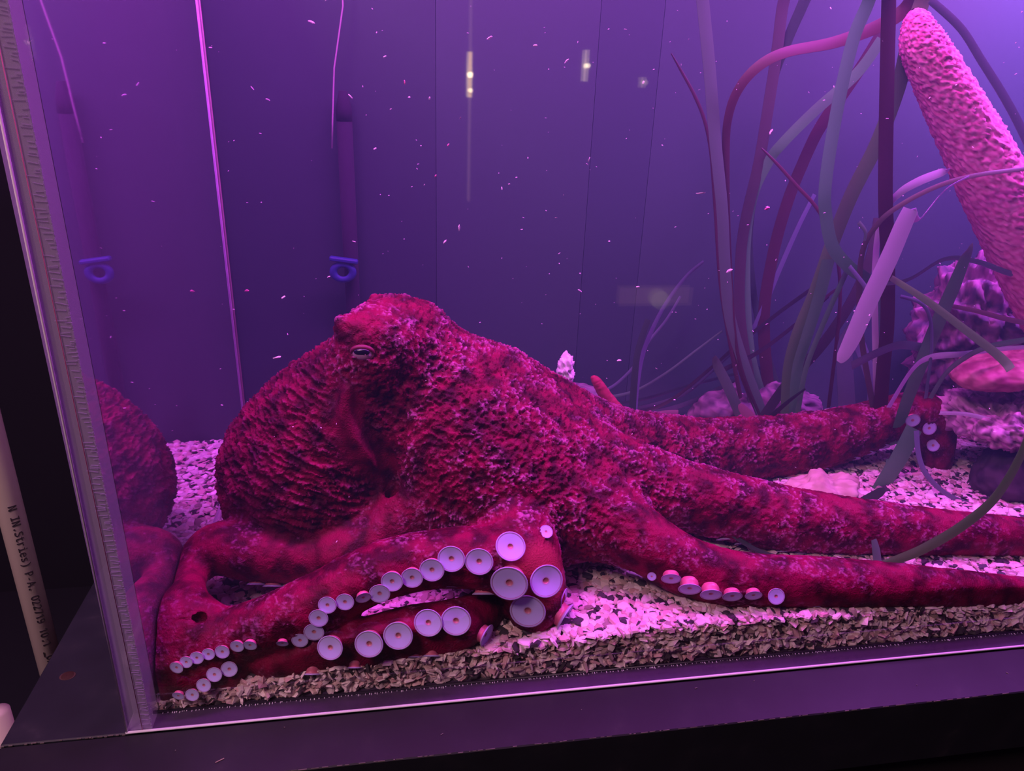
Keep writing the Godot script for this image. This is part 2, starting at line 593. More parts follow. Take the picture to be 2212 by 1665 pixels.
# ---------------------------------------------------------------- octopus
var bone_a := PackedVector3Array()
var bone_ab := PackedVector3Array()
var bone_inv := PackedFloat32Array()
var bone_r := PackedFloat32Array()
var bone_dr := PackedFloat32Array()
var bone_g := PackedInt32Array()
var g_in := PackedFloat32Array()
var g_join := PackedFloat32Array()
var cuts := []


func field(p: Vector3, list: PackedInt32Array) -> float:
	var tot := 9.0
	var dg := 9.0
	var grp := -1
	for b in list:
		var g := bone_g[b]
		if g != grp:
			if grp >= 0:
				var kj := g_join[grp]
				var h0 := maxf(kj - absf(tot - dg), 0.0) / kj
				tot = minf(tot, dg) - h0 * h0 * kj * 0.25
			grp = g
			dg = 9.0
		var ap := p - bone_a[b]
		var ab := bone_ab[b]
		var t := clampf(ap.dot(ab) * bone_inv[b], 0.0, 1.0)
		var d := (ap - ab * t).length() - bone_r[b] - bone_dr[b] * t
		var k := g_in[g]
		var h := maxf(k - absf(dg - d), 0.0) / k
		dg = minf(dg, d) - h * h * k * 0.25
	if grp >= 0:
		var kj := g_join[grp]
		var h0 := maxf(kj - absf(tot - dg), 0.0) / kj
		tot = minf(tot, dg) - h0 * h0 * kj * 0.25
	for c in cuts:
		var ap: Vector3 = p - c[0]
		var t := clampf(ap.dot(c[1]) * c[2], 0.0, 1.0)
		var d: float = c[3] + c[4] * t - (ap - c[1] * t).length()
		var h := maxf(0.003 - absf(tot - d), 0.0) / 0.003
		tot = maxf(tot, d) + h * h * 0.00075
	# arms pressed against the side and front walls lie flat on them
	return maxf(tot, maxf(maxf(WALL + 0.0015 - p.x, p.z + WALL + 0.0015), 0.005 - p.y))


func nearest(p: Vector3, list: PackedInt32Array) -> int:
	var best := 9.0
	var at := -1
	for b in list:
		var ap := p - bone_a[b]
		var t := clampf(ap.dot(bone_ab[b]) * bone_inv[b], 0.0, 1.0)
		var d := (ap - bone_ab[b] * t).length() - bone_r[b] - bone_dr[b] * t
		if d < best:
			best = d
			at = b
	return at


func octopus() -> void:
	var chains := [
		["mantle", 0.03, 0.005, [0.2708, 0.3003, -0.26, 0.0353, 0.2416, 0.2663, -0.255, 0.0526, 0.2084, 0.2212, -0.26, 0.0744, 0.1681, 0.1561, -0.265, 0.0953, 0.1774, 0.1373, -0.265, 0.0866, 0.1479, 0.1321, -0.265, 0.0803]],
		["head", 0.03, 0.03, [0.2496, 0.3145, -0.215, 0.0334, 0.277, 0.3276, -0.25, 0.0413, 0.3002, 0.3073, -0.29, 0.0317, 0.2981, 0.3149, -0.31, 0.0251]],
		["brow", 0.015, 0.03, [0.2331, 0.3509, -0.205, 0.0125, 0.2487, 0.3545, -0.205, 0.0125, 0.277, 0.3468, -0.215, 0.0139]],
		["horn", 0.006, 0.01, [0.226, 0.3582, -0.2, 0.0103, 0.2218, 0.3636, -0.2, 0.0062, 0.219, 0.368, -0.2, 0.0021]],
		["crown", 0.012, 0.016, [0.2646, 0.3546, -0.29, 0.0103, 0.2867, 0.3429, -0.3, 0.0158, 0.3097, 0.3353, -0.3, 0.0153, 0.3196, 0.3277, -0.3, 0.013]],
		["horn", 0.006, 0.01, [0.2647, 0.3582, -0.29, 0.008, 0.2587, 0.3642, -0.29, 0.0046, 0.2539, 0.3707, -0.29, 0.0017]],
		["body", 0.03, 0.03, [0.2991, 0.2854, -0.27, 0.0465, 0.322, 0.2415, -0.27, 0.0742, 0.3541, 0.1922, -0.26, 0.0995, 0.3868, 0.137, -0.245, 0.113, 0.4182, 0.0957, -0.24, 0.1025]],
		["arm", 0.02, 0.035, [0.3474, 0.2506, -0.29, 0.0485, 0.4044, 0.2225, -0.3, 0.0655, 0.4815, 0.161, -0.32, 0.0736, 0.5824, 0.1112, -0.35, 0.0641, 0.6734, 0.0915, -0.375, 0.0522, 0.7473, 0.0844, -0.385, 0.0458, 0.8287, 0.0829, -0.39, 0.045, 0.9091, 0.0859, -0.39, 0.0432, 0.989, 0.0985, -0.39, 0.0381, 1.0675, 0.1214, -0.39, 0.0321, 1.1227, 0.1378, -0.39, 0.0253, 1.1551, 0.1372, -0.385, 0.0215, 1.1731, 0.1022, -0.38, 0.0201, 1.1787, 0.0566, -0.375, 0.018, 1.1784, 0.0192, -0.37, 0.0134, 1.1786, -0.0142, -0.365, 0.0064, 1.1779, -0.0261, -0.362, 0.0024]],
		["arm", 0.02, 0.03, [0.4113, 0.1676, -0.25, 0.0913, 0.4875, 0.1429, -0.25, 0.0734, 0.5668, 0.1285, -0.23, 0.0523, 0.6413, 0.115, -0.215, 0.0387, 0.7123, 0.0986, -0.205, 0.0378, 0.7888, 0.0824, -0.19, 0.038, 0.8636, 0.0768, -0.1747, 0.0342, 0.9573, 0.0722, -0.1569, 0.0291, 1.0537, 0.0683, -0.1422, 0.0248, 1.1577, 0.0648, -0.1273, 0.0211, 1.2633, 0.0608, -0.1128, 0.0173, 1.3756, 0.0551, -0.1022, 0.0117, 1.4798, 0.0489, -0.0953, 0.0052]],
		["arm", 0.02, 0.03, [0.4205, 0.1217, -0.22, 0.0905, 0.4867, 0.1215, -0.185, 0.0543, 0.5381, 0.1162, -0.15, 0.0381, 0.5755, 0.1065, -0.115, 0.0281, 0.6178, 0.0858, -0.095, 0.0269, 0.6708, 0.0758, -0.0769, 0.0273, 0.7664, 0.0736, -0.0635, 0.0252, 0.8542, 0.0688, -0.0544, 0.0226, 0.9508, 0.0616, -0.0455, 0.0183, 1.0445, 0.0545, -0.0367, 0.0139, 1.1546, 0.0498, -0.019, 0.0087, 1.2485, 0.0451, -0.0032, 0.0035]],
		["arm", 0.018, 0.012, [0.3893, 0.1269, -0.17, 0.0514, 0.416, 0.115, -0.12, 0.0318, 0.4036, 0.1166, -0.085, 0.0326, 0.3517, 0.1264, -0.085, 0.027, 0.2976, 0.1251, -0.085, 0.0252, 0.2445, 0.1195, -0.075, 0.0247, 0.1949, 0.0973, -0.065, 0.0259, 0.146, 0.0791, -0.06, 0.0238, 0.0965, 0.0613, -0.062, 0.0228, 0.0581, 0.0542, -0.062, 0.0256, 0.0415, 0.0439, -0.056, 0.0216, 0.0336, 0.0322, -0.048, 0.0176, 0.0425, 0.0192, -0.042, 0.0132, 0.0634, 0.0199, -0.04, 0.0117, 0.0854, 0.0287, -0.04, 0.0108, 0.1028, 0.0336, -0.042, 0.0069]],
		["arm", 0.018, 0.012, [0.4098, 0.1315, -0.12, 0.038, 0.4222, 0.1033, -0.09, 0.032, 0.4301, 0.0679, -0.08, 0.028, 0.4256, 0.0527, -0.0666, 0.016]],
		["arm", 0.018, 0.006, [0.4125, 0.0777, -0.16, 0.0347, 0.3932, 0.0399, -0.12, 0.0214, 0.344, 0.0621, -0.0531, 0.0216, 0.2927, 0.0604, -0.0484, 0.0218, 0.2427, 0.0564, -0.0421, 0.02, 0.1987, 0.0516, -0.0409, 0.0169, 0.1546, 0.0407, -0.0423, 0.0109, 0.1249, 0.0319, -0.0451, 0.0059]],
		["arm", 0.018, 0.012, [0.2995, 0.1004, -0.2, 0.0468, 0.2195, 0.0854, -0.175, 0.0283, 0.1702, 0.0813, -0.17, 0.0257, 0.1128, 0.0919, -0.165, 0.0263, 0.0709, 0.0986, -0.175, 0.0241, 0.048, 0.0899, -0.175, 0.0164, 0.0399, 0.0845, -0.15, 0.0102, 0.0474, 0.0901, -0.1, 0.0121, 0.0419, 0.0776, -0.08, 0.0199, 0.0501, 0.0699, -0.075, 0.0248, 0.0644, 0.0672, -0.075, 0.0199]],
		["skirt", 0.02, 0.02, [0.2938, 0.1402, -0.185, 0.0317, 0.2537, 0.1063, -0.165, 0.0224, 0.1994, 0.0944, -0.15, 0.0175]],
		["smooth", 0.006, 0.01, [0.2238, 0.2938, -0.18, 0.0047, 0.2203, 0.2616, -0.178, 0.0063, 0.2314, 0.2316, -0.176, 0.0075, 0.2484, 0.208, -0.178, 0.0081, 0.2671, 0.1858, -0.19, 0.0067]],
		["smooth", 0.01, 0.012, [0.235, 0.272, -0.22, 0.0132, 0.2439, 0.2391, -0.225, 0.0135, 0.2487, 0.2051, -0.23, 0.0114]],
	]
	var kinds := PackedStringArray()
	for c in chains:
		var g := kinds.size()
		kinds.append(c[0])
		g_in.append(c[1])
		g_join.append(c[2])
		var js := spline(four(c[3]), 3)
		for i in js.size() - 1:
			var a := Vector3(js[i].x, js[i].y, js[i].z)
			var b := Vector3(js[i + 1].x, js[i + 1].y, js[i + 1].z)
			bone_a.append(a)
			bone_ab.append(b - a)
			bone_inv.append(1.0 / maxf((b - a).length_squared(), 1e-10))
			bone_r.append(js[i].w)
			bone_dr.append(js[i + 1].w - js[i].w)
			bone_g.append(g)
	for c in [[0.0564, 0.0897, -0.06, 0.0068, 0.0709, 0.0883, -0.06, 0.0058], [0.2339, 0.2855, -0.172, 0.0052, 0.246, 0.2547, -0.172, 0.0127, 0.2624, 0.2138, -0.175, 0.013, 0.271, 0.1703, -0.18, 0.0122, 0.2723, 0.1348, -0.18, 0.0079]]:
		var js := four(c)
		for i in js.size() - 1:
			var a := Vector3(js[i].x, js[i].y, js[i].z)
			var ab := Vector3(js[i + 1].x, js[i + 1].y, js[i + 1].z) - a
			cuts.append([a, ab, 1.0 / ab.length_squared(), js[i].w, js[i + 1].w - js[i].w])

	# sample the field in blocks near the surface only
	var cell := 0.004
	var B := 8
	var lo := Vector3(0.0, 0.0, -0.52)
	var size := Vector3(1.62, 0.44, 0.54)
	var nb := Vector3i((size / (cell * B)).ceil())
	var nx := nb.x * B + 1
	var ny := nb.y * B + 1
	var nz := nb.z * B + 1
	var half := cell * B * 0.5
	var diag := half * 1.7321
	var lists := {}
	for b in bone_a.size():
		var reach := maxf(bone_r[b], bone_r[b] + bone_dr[b]) + diag + 0.03
		var b0 := bone_a[b].min(bone_a[b] + bone_ab[b]) - Vector3.ONE * reach
		var b1 := bone_a[b].max(bone_a[b] + bone_ab[b]) + Vector3.ONE * reach
		var i0 := Vector3i(((b0 - lo) / (cell * B)).floor()).clamp(Vector3i.ZERO, nb - Vector3i.ONE)
		var i1 := Vector3i(((b1 - lo) / (cell * B)).floor()).clamp(Vector3i.ZERO, nb - Vector3i.ONE)
		for i in range(i0.x, i1.x + 1):
			for j in range(i0.y, i1.y + 1):
				for k in range(i0.z, i1.z + 1):
					var ctr := lo + Vector3(i + 0.5, j + 0.5, k + 0.5) * (cell * B)
					var ap := ctr - bone_a[b]
					var t := clampf(ap.dot(bone_ab[b]) * bone_inv[b], 0.0, 1.0)
					var d := (ap - bone_ab[b] * t).length() - bone_r[b] - bone_dr[b] * t
					if d < diag + 0.03:
						var key := (i * nb.y + j) * nb.z + k
						if not lists.has(key):
							lists[key] = PackedInt32Array()
						lists[key].append(b)
	var val := PackedFloat32Array()
	val.resize(nx * ny * nz)
	val.fill(9.0)
	var vert := {}
	var verts := PackedVector3Array()
	var near := PackedInt32Array()
	var quads := PackedInt32Array()
	var active := []
	for key in lists:
		var k: int = key % nb.z
		var j: int = (key / nb.z) % nb.y
		var i: int = key / (nb.z * nb.y)
		var list: PackedInt32Array = lists[key]
		var ctr := lo + Vector3(i + 0.5, j + 0.5, k + 0.5) * (cell * B)
		var f := field(ctr, list)
		if absf(f) > diag + 0.002:
			continue
		active.append(key)
		for x in range(i * B, i * B + B + 1):
			for y in range(j * B, j * B + B + 1):
				for z in range(k * B, k * B + B + 1):
					var at := (x * ny + y) * nz + z
					if val[at] > 8.0:
						val[at] = field(lo + Vector3(x, y, z) * cell, list)
	var sx := ny * nz
	var corner := [0, 1, nz, nz + 1, sx, sx + 1, sx + nz, sx + nz + 1]
	var place := [Vector3(0, 0, 0), Vector3(0, 0, 1), Vector3(0, 1, 0), Vector3(0, 1, 1), Vector3(1, 0, 0), Vector3(1, 0, 1), Vector3(1, 1, 0), Vector3(1, 1, 1)]
	var edges := [[0, 1], [0, 2], [0, 4], [1, 3], [1, 5], [2, 3], [2, 6], [3, 7], [4, 5], [4, 6], [5, 7], [6, 7]]
	for key in active:
		var k: int = key % nb.z
		var j: int = (key / nb.z) % nb.y
		var i: int = key / (nb.z * nb.y)
		for x in range(i * B, i * B + B):
			for y in range(j * B, j * B + B):
				for z in range(k * B, k * B + B):
					var at := (x * ny + y) * nz + z
					var s0 := val[at] < 0.0
					var mixed := false
					for q in range(1, 8):
						if (val[at + corner[q]] < 0.0) != s0:
							mixed = true
							break
					if not mixed:
						continue
					var sum := Vector3.ZERO
					var n := 0
					for e in edges:
						var a := val[at + corner[e[0]]]
						var b := val[at + corner[e[1]]]
						if (a < 0.0) != (b < 0.0):
							sum += place[e[0]].lerp(place[e[1]], a / (a - b))
							n += 1
					vert[at] = verts.size()
					var p := lo + (Vector3(x, y, z) + sum / n) * cell
					verts.append(p)
					near.append(nearest(p, lists[key]))
	for at in vert:
		var z: int = at % nz
		var y: int = (at / nz) % ny
		var x: int = at / sx
		var s := val[at] < 0.0
		# quads round the three edges that leave this corner
		for e in [[sx, nz, 1], [nz, 1, sx], [1, sx, nz]]:
			if (val[at + e[0]] < 0.0) == s:
				continue
			var c1 = vert.get(at - e[1])
			var c2 = vert.get(at - e[1] - e[2])
			var c3 = vert.get(at - e[2])
			if c1 == null or c2 == null or c3 == null:
				continue
			if s:
				quads.append_array(PackedInt32Array([vert[at], c3, c2, c1]))
			else:
				quads.append_array(PackedInt32Array([vert[at], c1, c2, c3]))
	# attributes: how much each point belongs to the mantle and to an arm, and how thick the limb is there
	var wm := PackedFloat32Array()
	var wa := PackedFloat32Array()
	var wr := PackedFloat32Array()
	wm.resize(verts.size())
	wa.resize(verts.size())
	wr.resize(verts.size())
	for v in verts.size():
		var b := near[v]
		var kind := kinds[bone_g[b]]
		wm[v] = 1.0 if kind == "mantle" else 0.0
		wa[v] = 1.0 if kind == "smooth" else 0.0
		wr[v] = bone_r[b] if kind == "arm" or kind == "skirt" else (0.036 if kind == "horn" or kind == "brow" else 0.05)
	for pass_no in 5:
		var sm := PackedFloat32Array()
		var sa := PackedFloat32Array()
		var sr := PackedFloat32Array()
		var cnt := PackedFloat32Array()
		var sp := PackedVector3Array()
		sm.resize(verts.size())
		sa.resize(verts.size())
		sr.resize(verts.size())
		cnt.resize(verts.size())
		sp.resize(verts.size())
		for q in range(0, quads.size(), 4):
			for e in 4:
				var a := quads[q + e]
				var b := quads[q + (e + 1) % 4]
				sm[a] += wm[b]
				sa[a] += wa[b]
				sr[a] += wr[b]
				sp[a] += verts[b]
				cnt[a] += 1.0
		for v in verts.size():
			if cnt[v] > 0.0:
				wm[v] = sm[v] / cnt[v]
				wa[v] = sa[v] / cnt[v]
				wr[v] = sr[v] / cnt[v]
				if pass_no < 2:
					verts[v] = verts[v].lerp(sp[v] / cnt[v], 0.4)
	# split every quad in four
	var idx := PackedInt32Array()
	var mid := {}
	var big := verts.size()
	for q in range(0, quads.size(), 4):
		var c := [quads[q], quads[q + 1], quads[q + 2], quads[q + 3]]
		var m := [0, 0, 0, 0]
		for e in 4:
			var a: int = c[e]
			var b: int = c[(e + 1) % 4]
			var key := mini(a, b) * big + maxi(a, b)
			if not mid.has(key):
				mid[key] = verts.size()
				verts.append((verts[a] + verts[b]) * 0.5)
				wm.append((wm[a] + wm[b]) * 0.5)
				wa.append((wa[a] + wa[b]) * 0.5)
				wr.append((wr[a] + wr[b]) * 0.5)
			m[e] = mid[key]
		var f := verts.size()
		verts.append((verts[c[0]] + verts[c[1]] + verts[c[2]] + verts[c[3]]) * 0.25)
		wm.append((wm[c[0]] + wm[c[2]]) * 0.5)
		wa.append((wa[c[0]] + wa[c[2]]) * 0.5)
		wr.append((wr[c[0]] + wr[c[2]]) * 0.5)
		for e in 4:
			var a: int = c[e]
			var m1: int = m[e]
			var m0: int = m[(e + 3) % 4]
			idx.append_array(PackedInt32Array([a, m1, f, a, f, m0]))
	var nrm := vertex_normals(verts, idx)
	# skin relief: long wavy folds on the mantle, crowded curly papillae on head and web, finer ones along the arms
	var curly := noise_of(3, 62.0, FastNoiseLite.TYPE_SIMPLEX_SMOOTH, 2, FastNoiseLite.FRACTAL_RIDGED)
	curly.domain_warp_enabled = true
	curly.domain_warp_amplitude = 0.012
	curly.domain_warp_frequency = 60.0
	var folds := noise_of(9, 42.0, FastNoiseLite.TYPE_SIMPLEX_SMOOTH, 2, FastNoiseLite.FRACTAL_RIDGED)
	folds.domain_warp_enabled = true
	folds.domain_warp_amplitude = 0.02
	folds.domain_warp_frequency = 22.0
	var lump := noise_of(4, 130.0)
	var wide := noise_of(8, 16.0, FastNoiseLite.TYPE_SIMPLEX_SMOOTH, 2, FastNoiseLite.FRACTAL_FBM)
	var blotch := noise_of(14, 30.0, FastNoiseLite.TYPE_SIMPLEX_SMOOTH, 3, FastNoiseLite.FRACTAL_FBM)
	var freckle := noise_of(31, 210.0, FastNoiseLite.TYPE_SIMPLEX_SMOOTH, 2, FastNoiseLite.FRACTAL_FBM)
	var cols := PackedColorArray()
	cols.resize(verts.size())
	var moved := PackedVector3Array()
	moved.resize(verts.size())
	var turn := Basis(Vector3(0, 0, 1), 0.45)
	var deep_red := Color(0.045, 0.001, 0.012)
	var red := Color(0.185, 0.0015, 0.038)
	var pale := Color(0.50, 0.15, 0.36)
	for v in verts.size():
		var p := verts[v]
		var slim := clampf((wr[v] - 0.010) / 0.040, 0.10, 1.0)
		var c := curly.get_noise_3dv(p)
		var q := turn * p
		var f := folds.get_noise_3d(q.x * 0.55, q.y * 1.9, q.z * 0.55)
		var l := lump.get_noise_3dv(p)
		var wd := wide.get_noise_3dv(p)
		# the bared underside of the near arm is smooth and coral pink
		var oral := 1.0 - smoothstep(0.030, 0.048, p.distance_to(Vector3(0.422035, 0.111170, -0.062000)))
		var plain := (1.0 - wa[v]) * (1.0 - oral)
		var ridge := clampf(c * 0.9 + 0.1, -0.6, 1.0)
		var d_web := (ridge * 0.0052 + l * 0.0012) * slim * slim
		var d_man := f * 0.0062 + l * 0.0008
		var d := (lerpf(d_web, d_man, wm[v]) + wd * 0.003 * slim) * plain
		moved[v] = p + nrm[v] * d
		# pigment: crimson with darker blotches, and pale tips on part of the papillae
		var bl := clampf(blotch.get_noise_3dv(p) * 1.4 + 0.5, 0.0, 1.0)
		var col := deep_red.lerp(red, bl)
		var patch := clampf(wd * 2.4 + 0.24 + 0.45 * smoothstep(0.24, 0.17, p.y) * smoothstep(0.03, 0.045, wr[v]), 0.0, 1.0)
		patch = maxf(patch, 1.4 * (1.0 - smoothstep(0.008, 0.022, p.distance_to(Vector3(0.362364, 0.319042, -0.247297)))))
		var tip := smoothstep(0.50, 0.86, c) * patch * (1.0 - wm[v]) * clampf(slim * 1.5, 0.3, 1.0)
		tip = maxf(tip, smoothstep(0.55, 0.85, freckle.get_noise_3dv(p)) * 0.5 * (1.0 - wm[v]))
		tip = maxf(tip, smoothstep(0.6, 0.95, f) * 0.22 * wm[v])
		cols[v] = col.lerp(pale, tip * 0.62 * plain).lerp(Color(0.36, 0.035, 0.065), oral * 0.75)
	var o := base("octopus", Vector3.ZERO)
	tag(o, "Large crimson octopus with wrinkled skin sprawled on the gravel", "octopus")
	var body := put(arrays_mesh(moved, idx, cols), "body", M.skin, o)
	body.set_meta("label", "crimson wrinkled body with head, baggy mantle, web and arms")
	suckers(o)
	eye(o)


func suckers(o: Node3D) -> void:
	# a stalk that flares into a rimmed dish with a small opening in the middle; unit radius, facing +y
	var skin := Color(0.50, 0.11, 0.18)
	var rim := Color(0.40, 0.34, 0.60)
	var dish := Color(0.50, 0.50, 0.84)
	var hole := Color(0.45, 0.16, 0.20)
	var prof := [Vector2(0.70, -1.1), Vector2(0.80, -0.8), Vector2(0.82, -0.55), Vector2(0.74, -0.28), Vector2(0.80, -0.14), Vector2(0.93, -0.05), Vector2(0.99, 0.0), Vector2(1.0, 0.04), Vector2(0.97, 0.07), Vector2(0.925, 0.06), Vector2(0.89, 0.03),
			Vector2(0.86, 0.03), Vector2(0.72, -0.005), Vector2(0.5, -0.05), Vector2(0.3, -0.085), Vector2(0.2, -0.09), Vector2(0.175, -0.10), Vector2(0.15, -0.16), Vector2(0.0, -0.2)]
	var tint := [skin, skin, skin, skin, skin, rim, rim, rim, rim, rim.lerp(dish, 0.3), Color(0.30, 0.13, 0.22), dish, dish, dish, dish, dish.lerp(hole, 0.4), hole, hole, hole]
	var mesh := lathe(prof, tint, 28)
	var at := [0.3949, 0.157, -0.0562, 0.0167, 0.0286, 0.6187, 0.7851, 0.8, 0.3915, 0.1236, -0.0367, 0.0206, -0.2204, 0.1542, 0.9632, 0.8, 0.4339, 0.1171, -0.0444, 0.0195, 0.1739, 0.3419, 0.9235, 0.8, 0.4139, 0.0826, -0.0392, 0.0201, -0.2196, 0.1886, 0.9572, 0.8, 0.4613, 0.0561, -0.0555, 0.0181, 0.7543, -0.2844, 0.5917, 1, 0.4405, 0.153, -0.086, 0.0079, 0.1476, 0.702, 0.6967, 0.55, 0.3678, 0.0939, -0.0598, 0.0134, -0.0732, -0.7771, 0.6251, 1, 0.4606, 0.0769, -0.0639, 0.0117, 0.8604, -0.0411, 0.508, 1, 0.3598, 0.1467, -0.0469, 0.0154, -0.1425, 0.3106, 0.9398, 0.8, 0.3306, 0.1497, -0.0508, 0.0149, -0.1348, 0.3286, 0.9348, 0.8, 0.3098, 0.1392, -0.0481, 0.0134, -0.1226, 0.2481, 0.961, 0.8, 0.2887, 0.1326, -0.0459, 0.0118, -0.0806, 0.2085, 0.9747, 0.8, 0.2679, 0.1322, -0.0425, 0.0117, -0.0695, 0.2226, 0.9724, 0.8, 0.2546, 0.1196, -0.0404, 0.0112, -0.052, 0.146, 0.9879, 0.55, 0.238, 0.1184, -0.037, 0.0082, 0.21, -0.246, 0.9462, 0.55, 0.2192, 0.1175, -0.0336, 0.0096, -0.0836, 0.2372, 0.9679, 0.55, 0.2016, 0.1164, -0.032, 0.0096, -0.1179, 0.2813, 0.9524, 0.55, 0.1923, 0.1039, -0.0281, 0.0101, -0.1044, 0.2139, 0.9713, 0.55, 0.1866, 0.0866, -0.0282, 0.0106, -0.0648, 0.1024, 0.9926, 0.55, 0.1718, 0.0763, -0.0293, 0.0087, -0.064, 0.078, 0.9949, 0.55, 0.1544, 0.0759, -0.0271, 0.0062, -0.064, -0.4025, 0.9132, 0.55, 0.1262, 0.0571, -0.0386, 0.0063, -0.109, -0.5837, 0.8046, 1, 0.1224, 0.0769, -0.0271, 0.0072, -0.1359, -0.1588, 0.9779, 0.55, 0.1094, 0.0758, -0.0285, 0.0072, -0.1497, 0.063, 0.9867, 0.55, 0.0944, 0.0703, -0.0285, 0.0076, -0.1204, 0.2268, 0.9665, 0.55, 0.0808, 0.0693, -0.0279, 0.0067, -0.1013, 0.2458, 0.964, 0.55, 0.0697, 0.0671, -0.0264, 0.0071, -0.091, 0.2461, 0.965, 0.55, 0.0595, 0.0643, -0.0247, 0.0066, -0.1014, 0.2454, 0.9641, 0.55, 0.0501, 0.0599, -0.0229, 0.0071, -0.2425, 0.0571, 0.9685, 0.55, 0.0354, 0.0393, -0.0413, 0.0058, -0.5605, -0.4327, 0.7061, 1, 0.0996, 0.05, -0.0254, 0.0086, -0.0539, 0.3369, 0.94, 0.55, 0.0853, 0.0473, -0.0223, 0.0081, -0.1286, 0.3432, 0.9304, 0.55, 0.0748, 0.0385, -0.0181, 0.0076, -0.1417, 0.2918, 0.9459, 0.55, 0.0632, 0.0297, -0.0154, 0.0071, -0.1119, 0.2343, 0.9657, 0.55, 0.0499, 0.0303, -0.0151, 0.0062, -0.1698, -0.1728, 0.9702, 0.55, 0.0274, 0.0156, -0.0327, 0.0048, -0.6368, -0.4132, 0.651, 1, 0.2029, 0.0739, -0.0173, 0.0135, -0.1764, 0.3632, 0.9149, 0.8, 0.2425, 0.0775, -0.0139, 0.015, -0.126, 0.3367, 0.9332, 0.8, 0.2725, 0.0822, -0.0174, 0.0156, -0.1168, 0.3547, 0.9277, 0.8, 0.3042, 0.0901, -0.0243, 0.0153, -0.1478, 0.4139, 0.8982, 0.8, 0.3334, 0.0902, -0.0236, 0.0164, -0.0678, 0.4046, 0.912, 0.8, 0.3682, 0.0582, -0.0343, 0.0133, 0.7848, -0.1267, 0.6066, 1, 0.1818, 0.0322, -0.0273, 0.0099, -0.0776, -0.7577, 0.6479, 1, 0.2258, 0.0372, -0.0259, 0.0079, -0.0776, -0.7577, 0.6479, 1, 0.2902, 0.0413, -0.0287, 0.009, -0.091, -0.6915, 0.7167, 1, 0.3074, 0.0415, -0.0284, 0.0101, -0.0845, -0.7248, 0.6837, 1, 0.3129, 0.105, -0.0637, 0.0082, -0.091, -0.6915, 0.7167, 1, 0.3311, 0.1036, -0.0634, 0.0092, -0.0845, -0.7248, 0.6837, 1, 0.0522, 0.0756, -0.1631, 0.0066, -0.0732, -0.7771, 0.6251, 1, 0.0688, 0.0764, -0.1571, 0.0076, -0.0732, -0.7771, 0.6251, 1, 0.0806, 0.0734, -0.1524, 0.0098, -0.0732, -0.7771, 0.6251, 1, 0.1103, 0.0658, -0.144, 0.0109, -0.0732, -0.7771, 0.6251, 1, 0.1286, 0.0614, -0.1441, 0.012, -0.0732, -0.7771, 0.6251, 1, 0.1486, 0.0573, -0.1464, 0.0121, -0.0732, -0.7771, 0.6251, 1, 0.1679, 0.057, -0.1504, 0.0089, -0.0732, -0.7771, 0.6251, 1, 1.0948, 0.142, -0.3507, 0.0119, -0.1827, -0.056, 0.9816, 0.55, 1.1001, 0.1095, -0.3658, 0.0114, -0.1902, -0.6915, 0.6969, 1, 1.0599, 0.0916, -0.3627, 0.0129, -0.1857, -0.7246, 0.6637, 1, 1.0352, 0.0807, -0.3625, 0.0137, -0.1806, -0.7572, 0.6277, 1, 1.0127, 0.0719, -0.3612, 0.0121, -0.0776, -0.7577, 0.6479, 1, 0.959, 0.0553, -0.3595, 0.0128, -0.0732, -0.7771, 0.6251, 1, 0.9321, 0.0494, -0.3581, 0.0135, -0.0732, -0.7771, 0.6251, 1, 0.9051, 0.043, -0.3555, 0.0165, -0.0732, -0.7771, 0.6251, 1, 0.8515, 0.0394, -0.3551, 0.0164, -0.0732, -0.7771, 0.6251, 1, 0.8245, 0.0377, -0.3536, 0.0178, -0.0732, -0.7771, 0.6251, 1, 1.1322, 0.1247, -0.3545, 0.0121, -0.0855, 0.0847, 0.9927, 0.55, 1.1498, 0.0917, -0.3567, 0.0107, -0.2003, 0.255, 0.946, 0.55, 0.7065, 0.0793, -0.035, 0.0103, -0.0764, 0.3607, 0.9296, 0.55, 0.5876, 0.0927, -0.0638, 0.0119, -0.1968, -0.4231, 0.8845, 0.55, 0.6078, 0.0836, -0.0544, 0.0135, -0.2026, -0.4367, 0.8765, 0.8, 0.6309, 0.0802, -0.046, 0.013, -0.1767, -0.4246, 0.888, 0.8, 0.6549, 0.0794, -0.0409, 0.0118, -0.1406, -0.4038, 0.904, 0.55, 0.6794, 0.0809, -0.0378, 0.0102, -0.1292, -0.3805, 0.9157, 0.55, 0.7638, 0.0536, -0.0428, 0.0067, -0.091, -0.6915, 0.7167, 1, 0.7637, 0.053, -0.0421, 0.0078, -0.091, -0.6915, 0.7167, 1, 0.7934, 0.0526, -0.0397, 0.0072, -0.091, -0.6915, 0.7167, 1, 0.8221, 0.0519, -0.0378, 0.0067, -0.091, -0.6915, 0.7167, 1, 0.5688, 0.0882, -0.0763, 0.0055, -0.2088, 0.2583, 0.9432, 0.55, 0.7855, 0.047, -0.1615, 0.0113, -0.0732, -0.7771, 0.6251, 1, 0.8099, 0.0453, -0.1573, 0.0113, -0.0732, -0.7771, 0.6251, 1, 0.8606, 0.0447, -0.1489, 0.0107, -0.0732, -0.7771, 0.6251, 1, 0.8905, 0.0448, -0.1444, 0.01, -0.0732, -0.7771, 0.6251, 1, 0.8905, 0.0452, -0.1448, 0.0094, -0.0732, -0.7771, 0.6251, 1, 0.7089, 0.0625, -0.176, 0.0125, -0.0732, -0.7771, 0.6251, 1, 0.7341, 0.0567, -0.1713, 0.0125, -0.0732, -0.7771, 0.6251, 1]
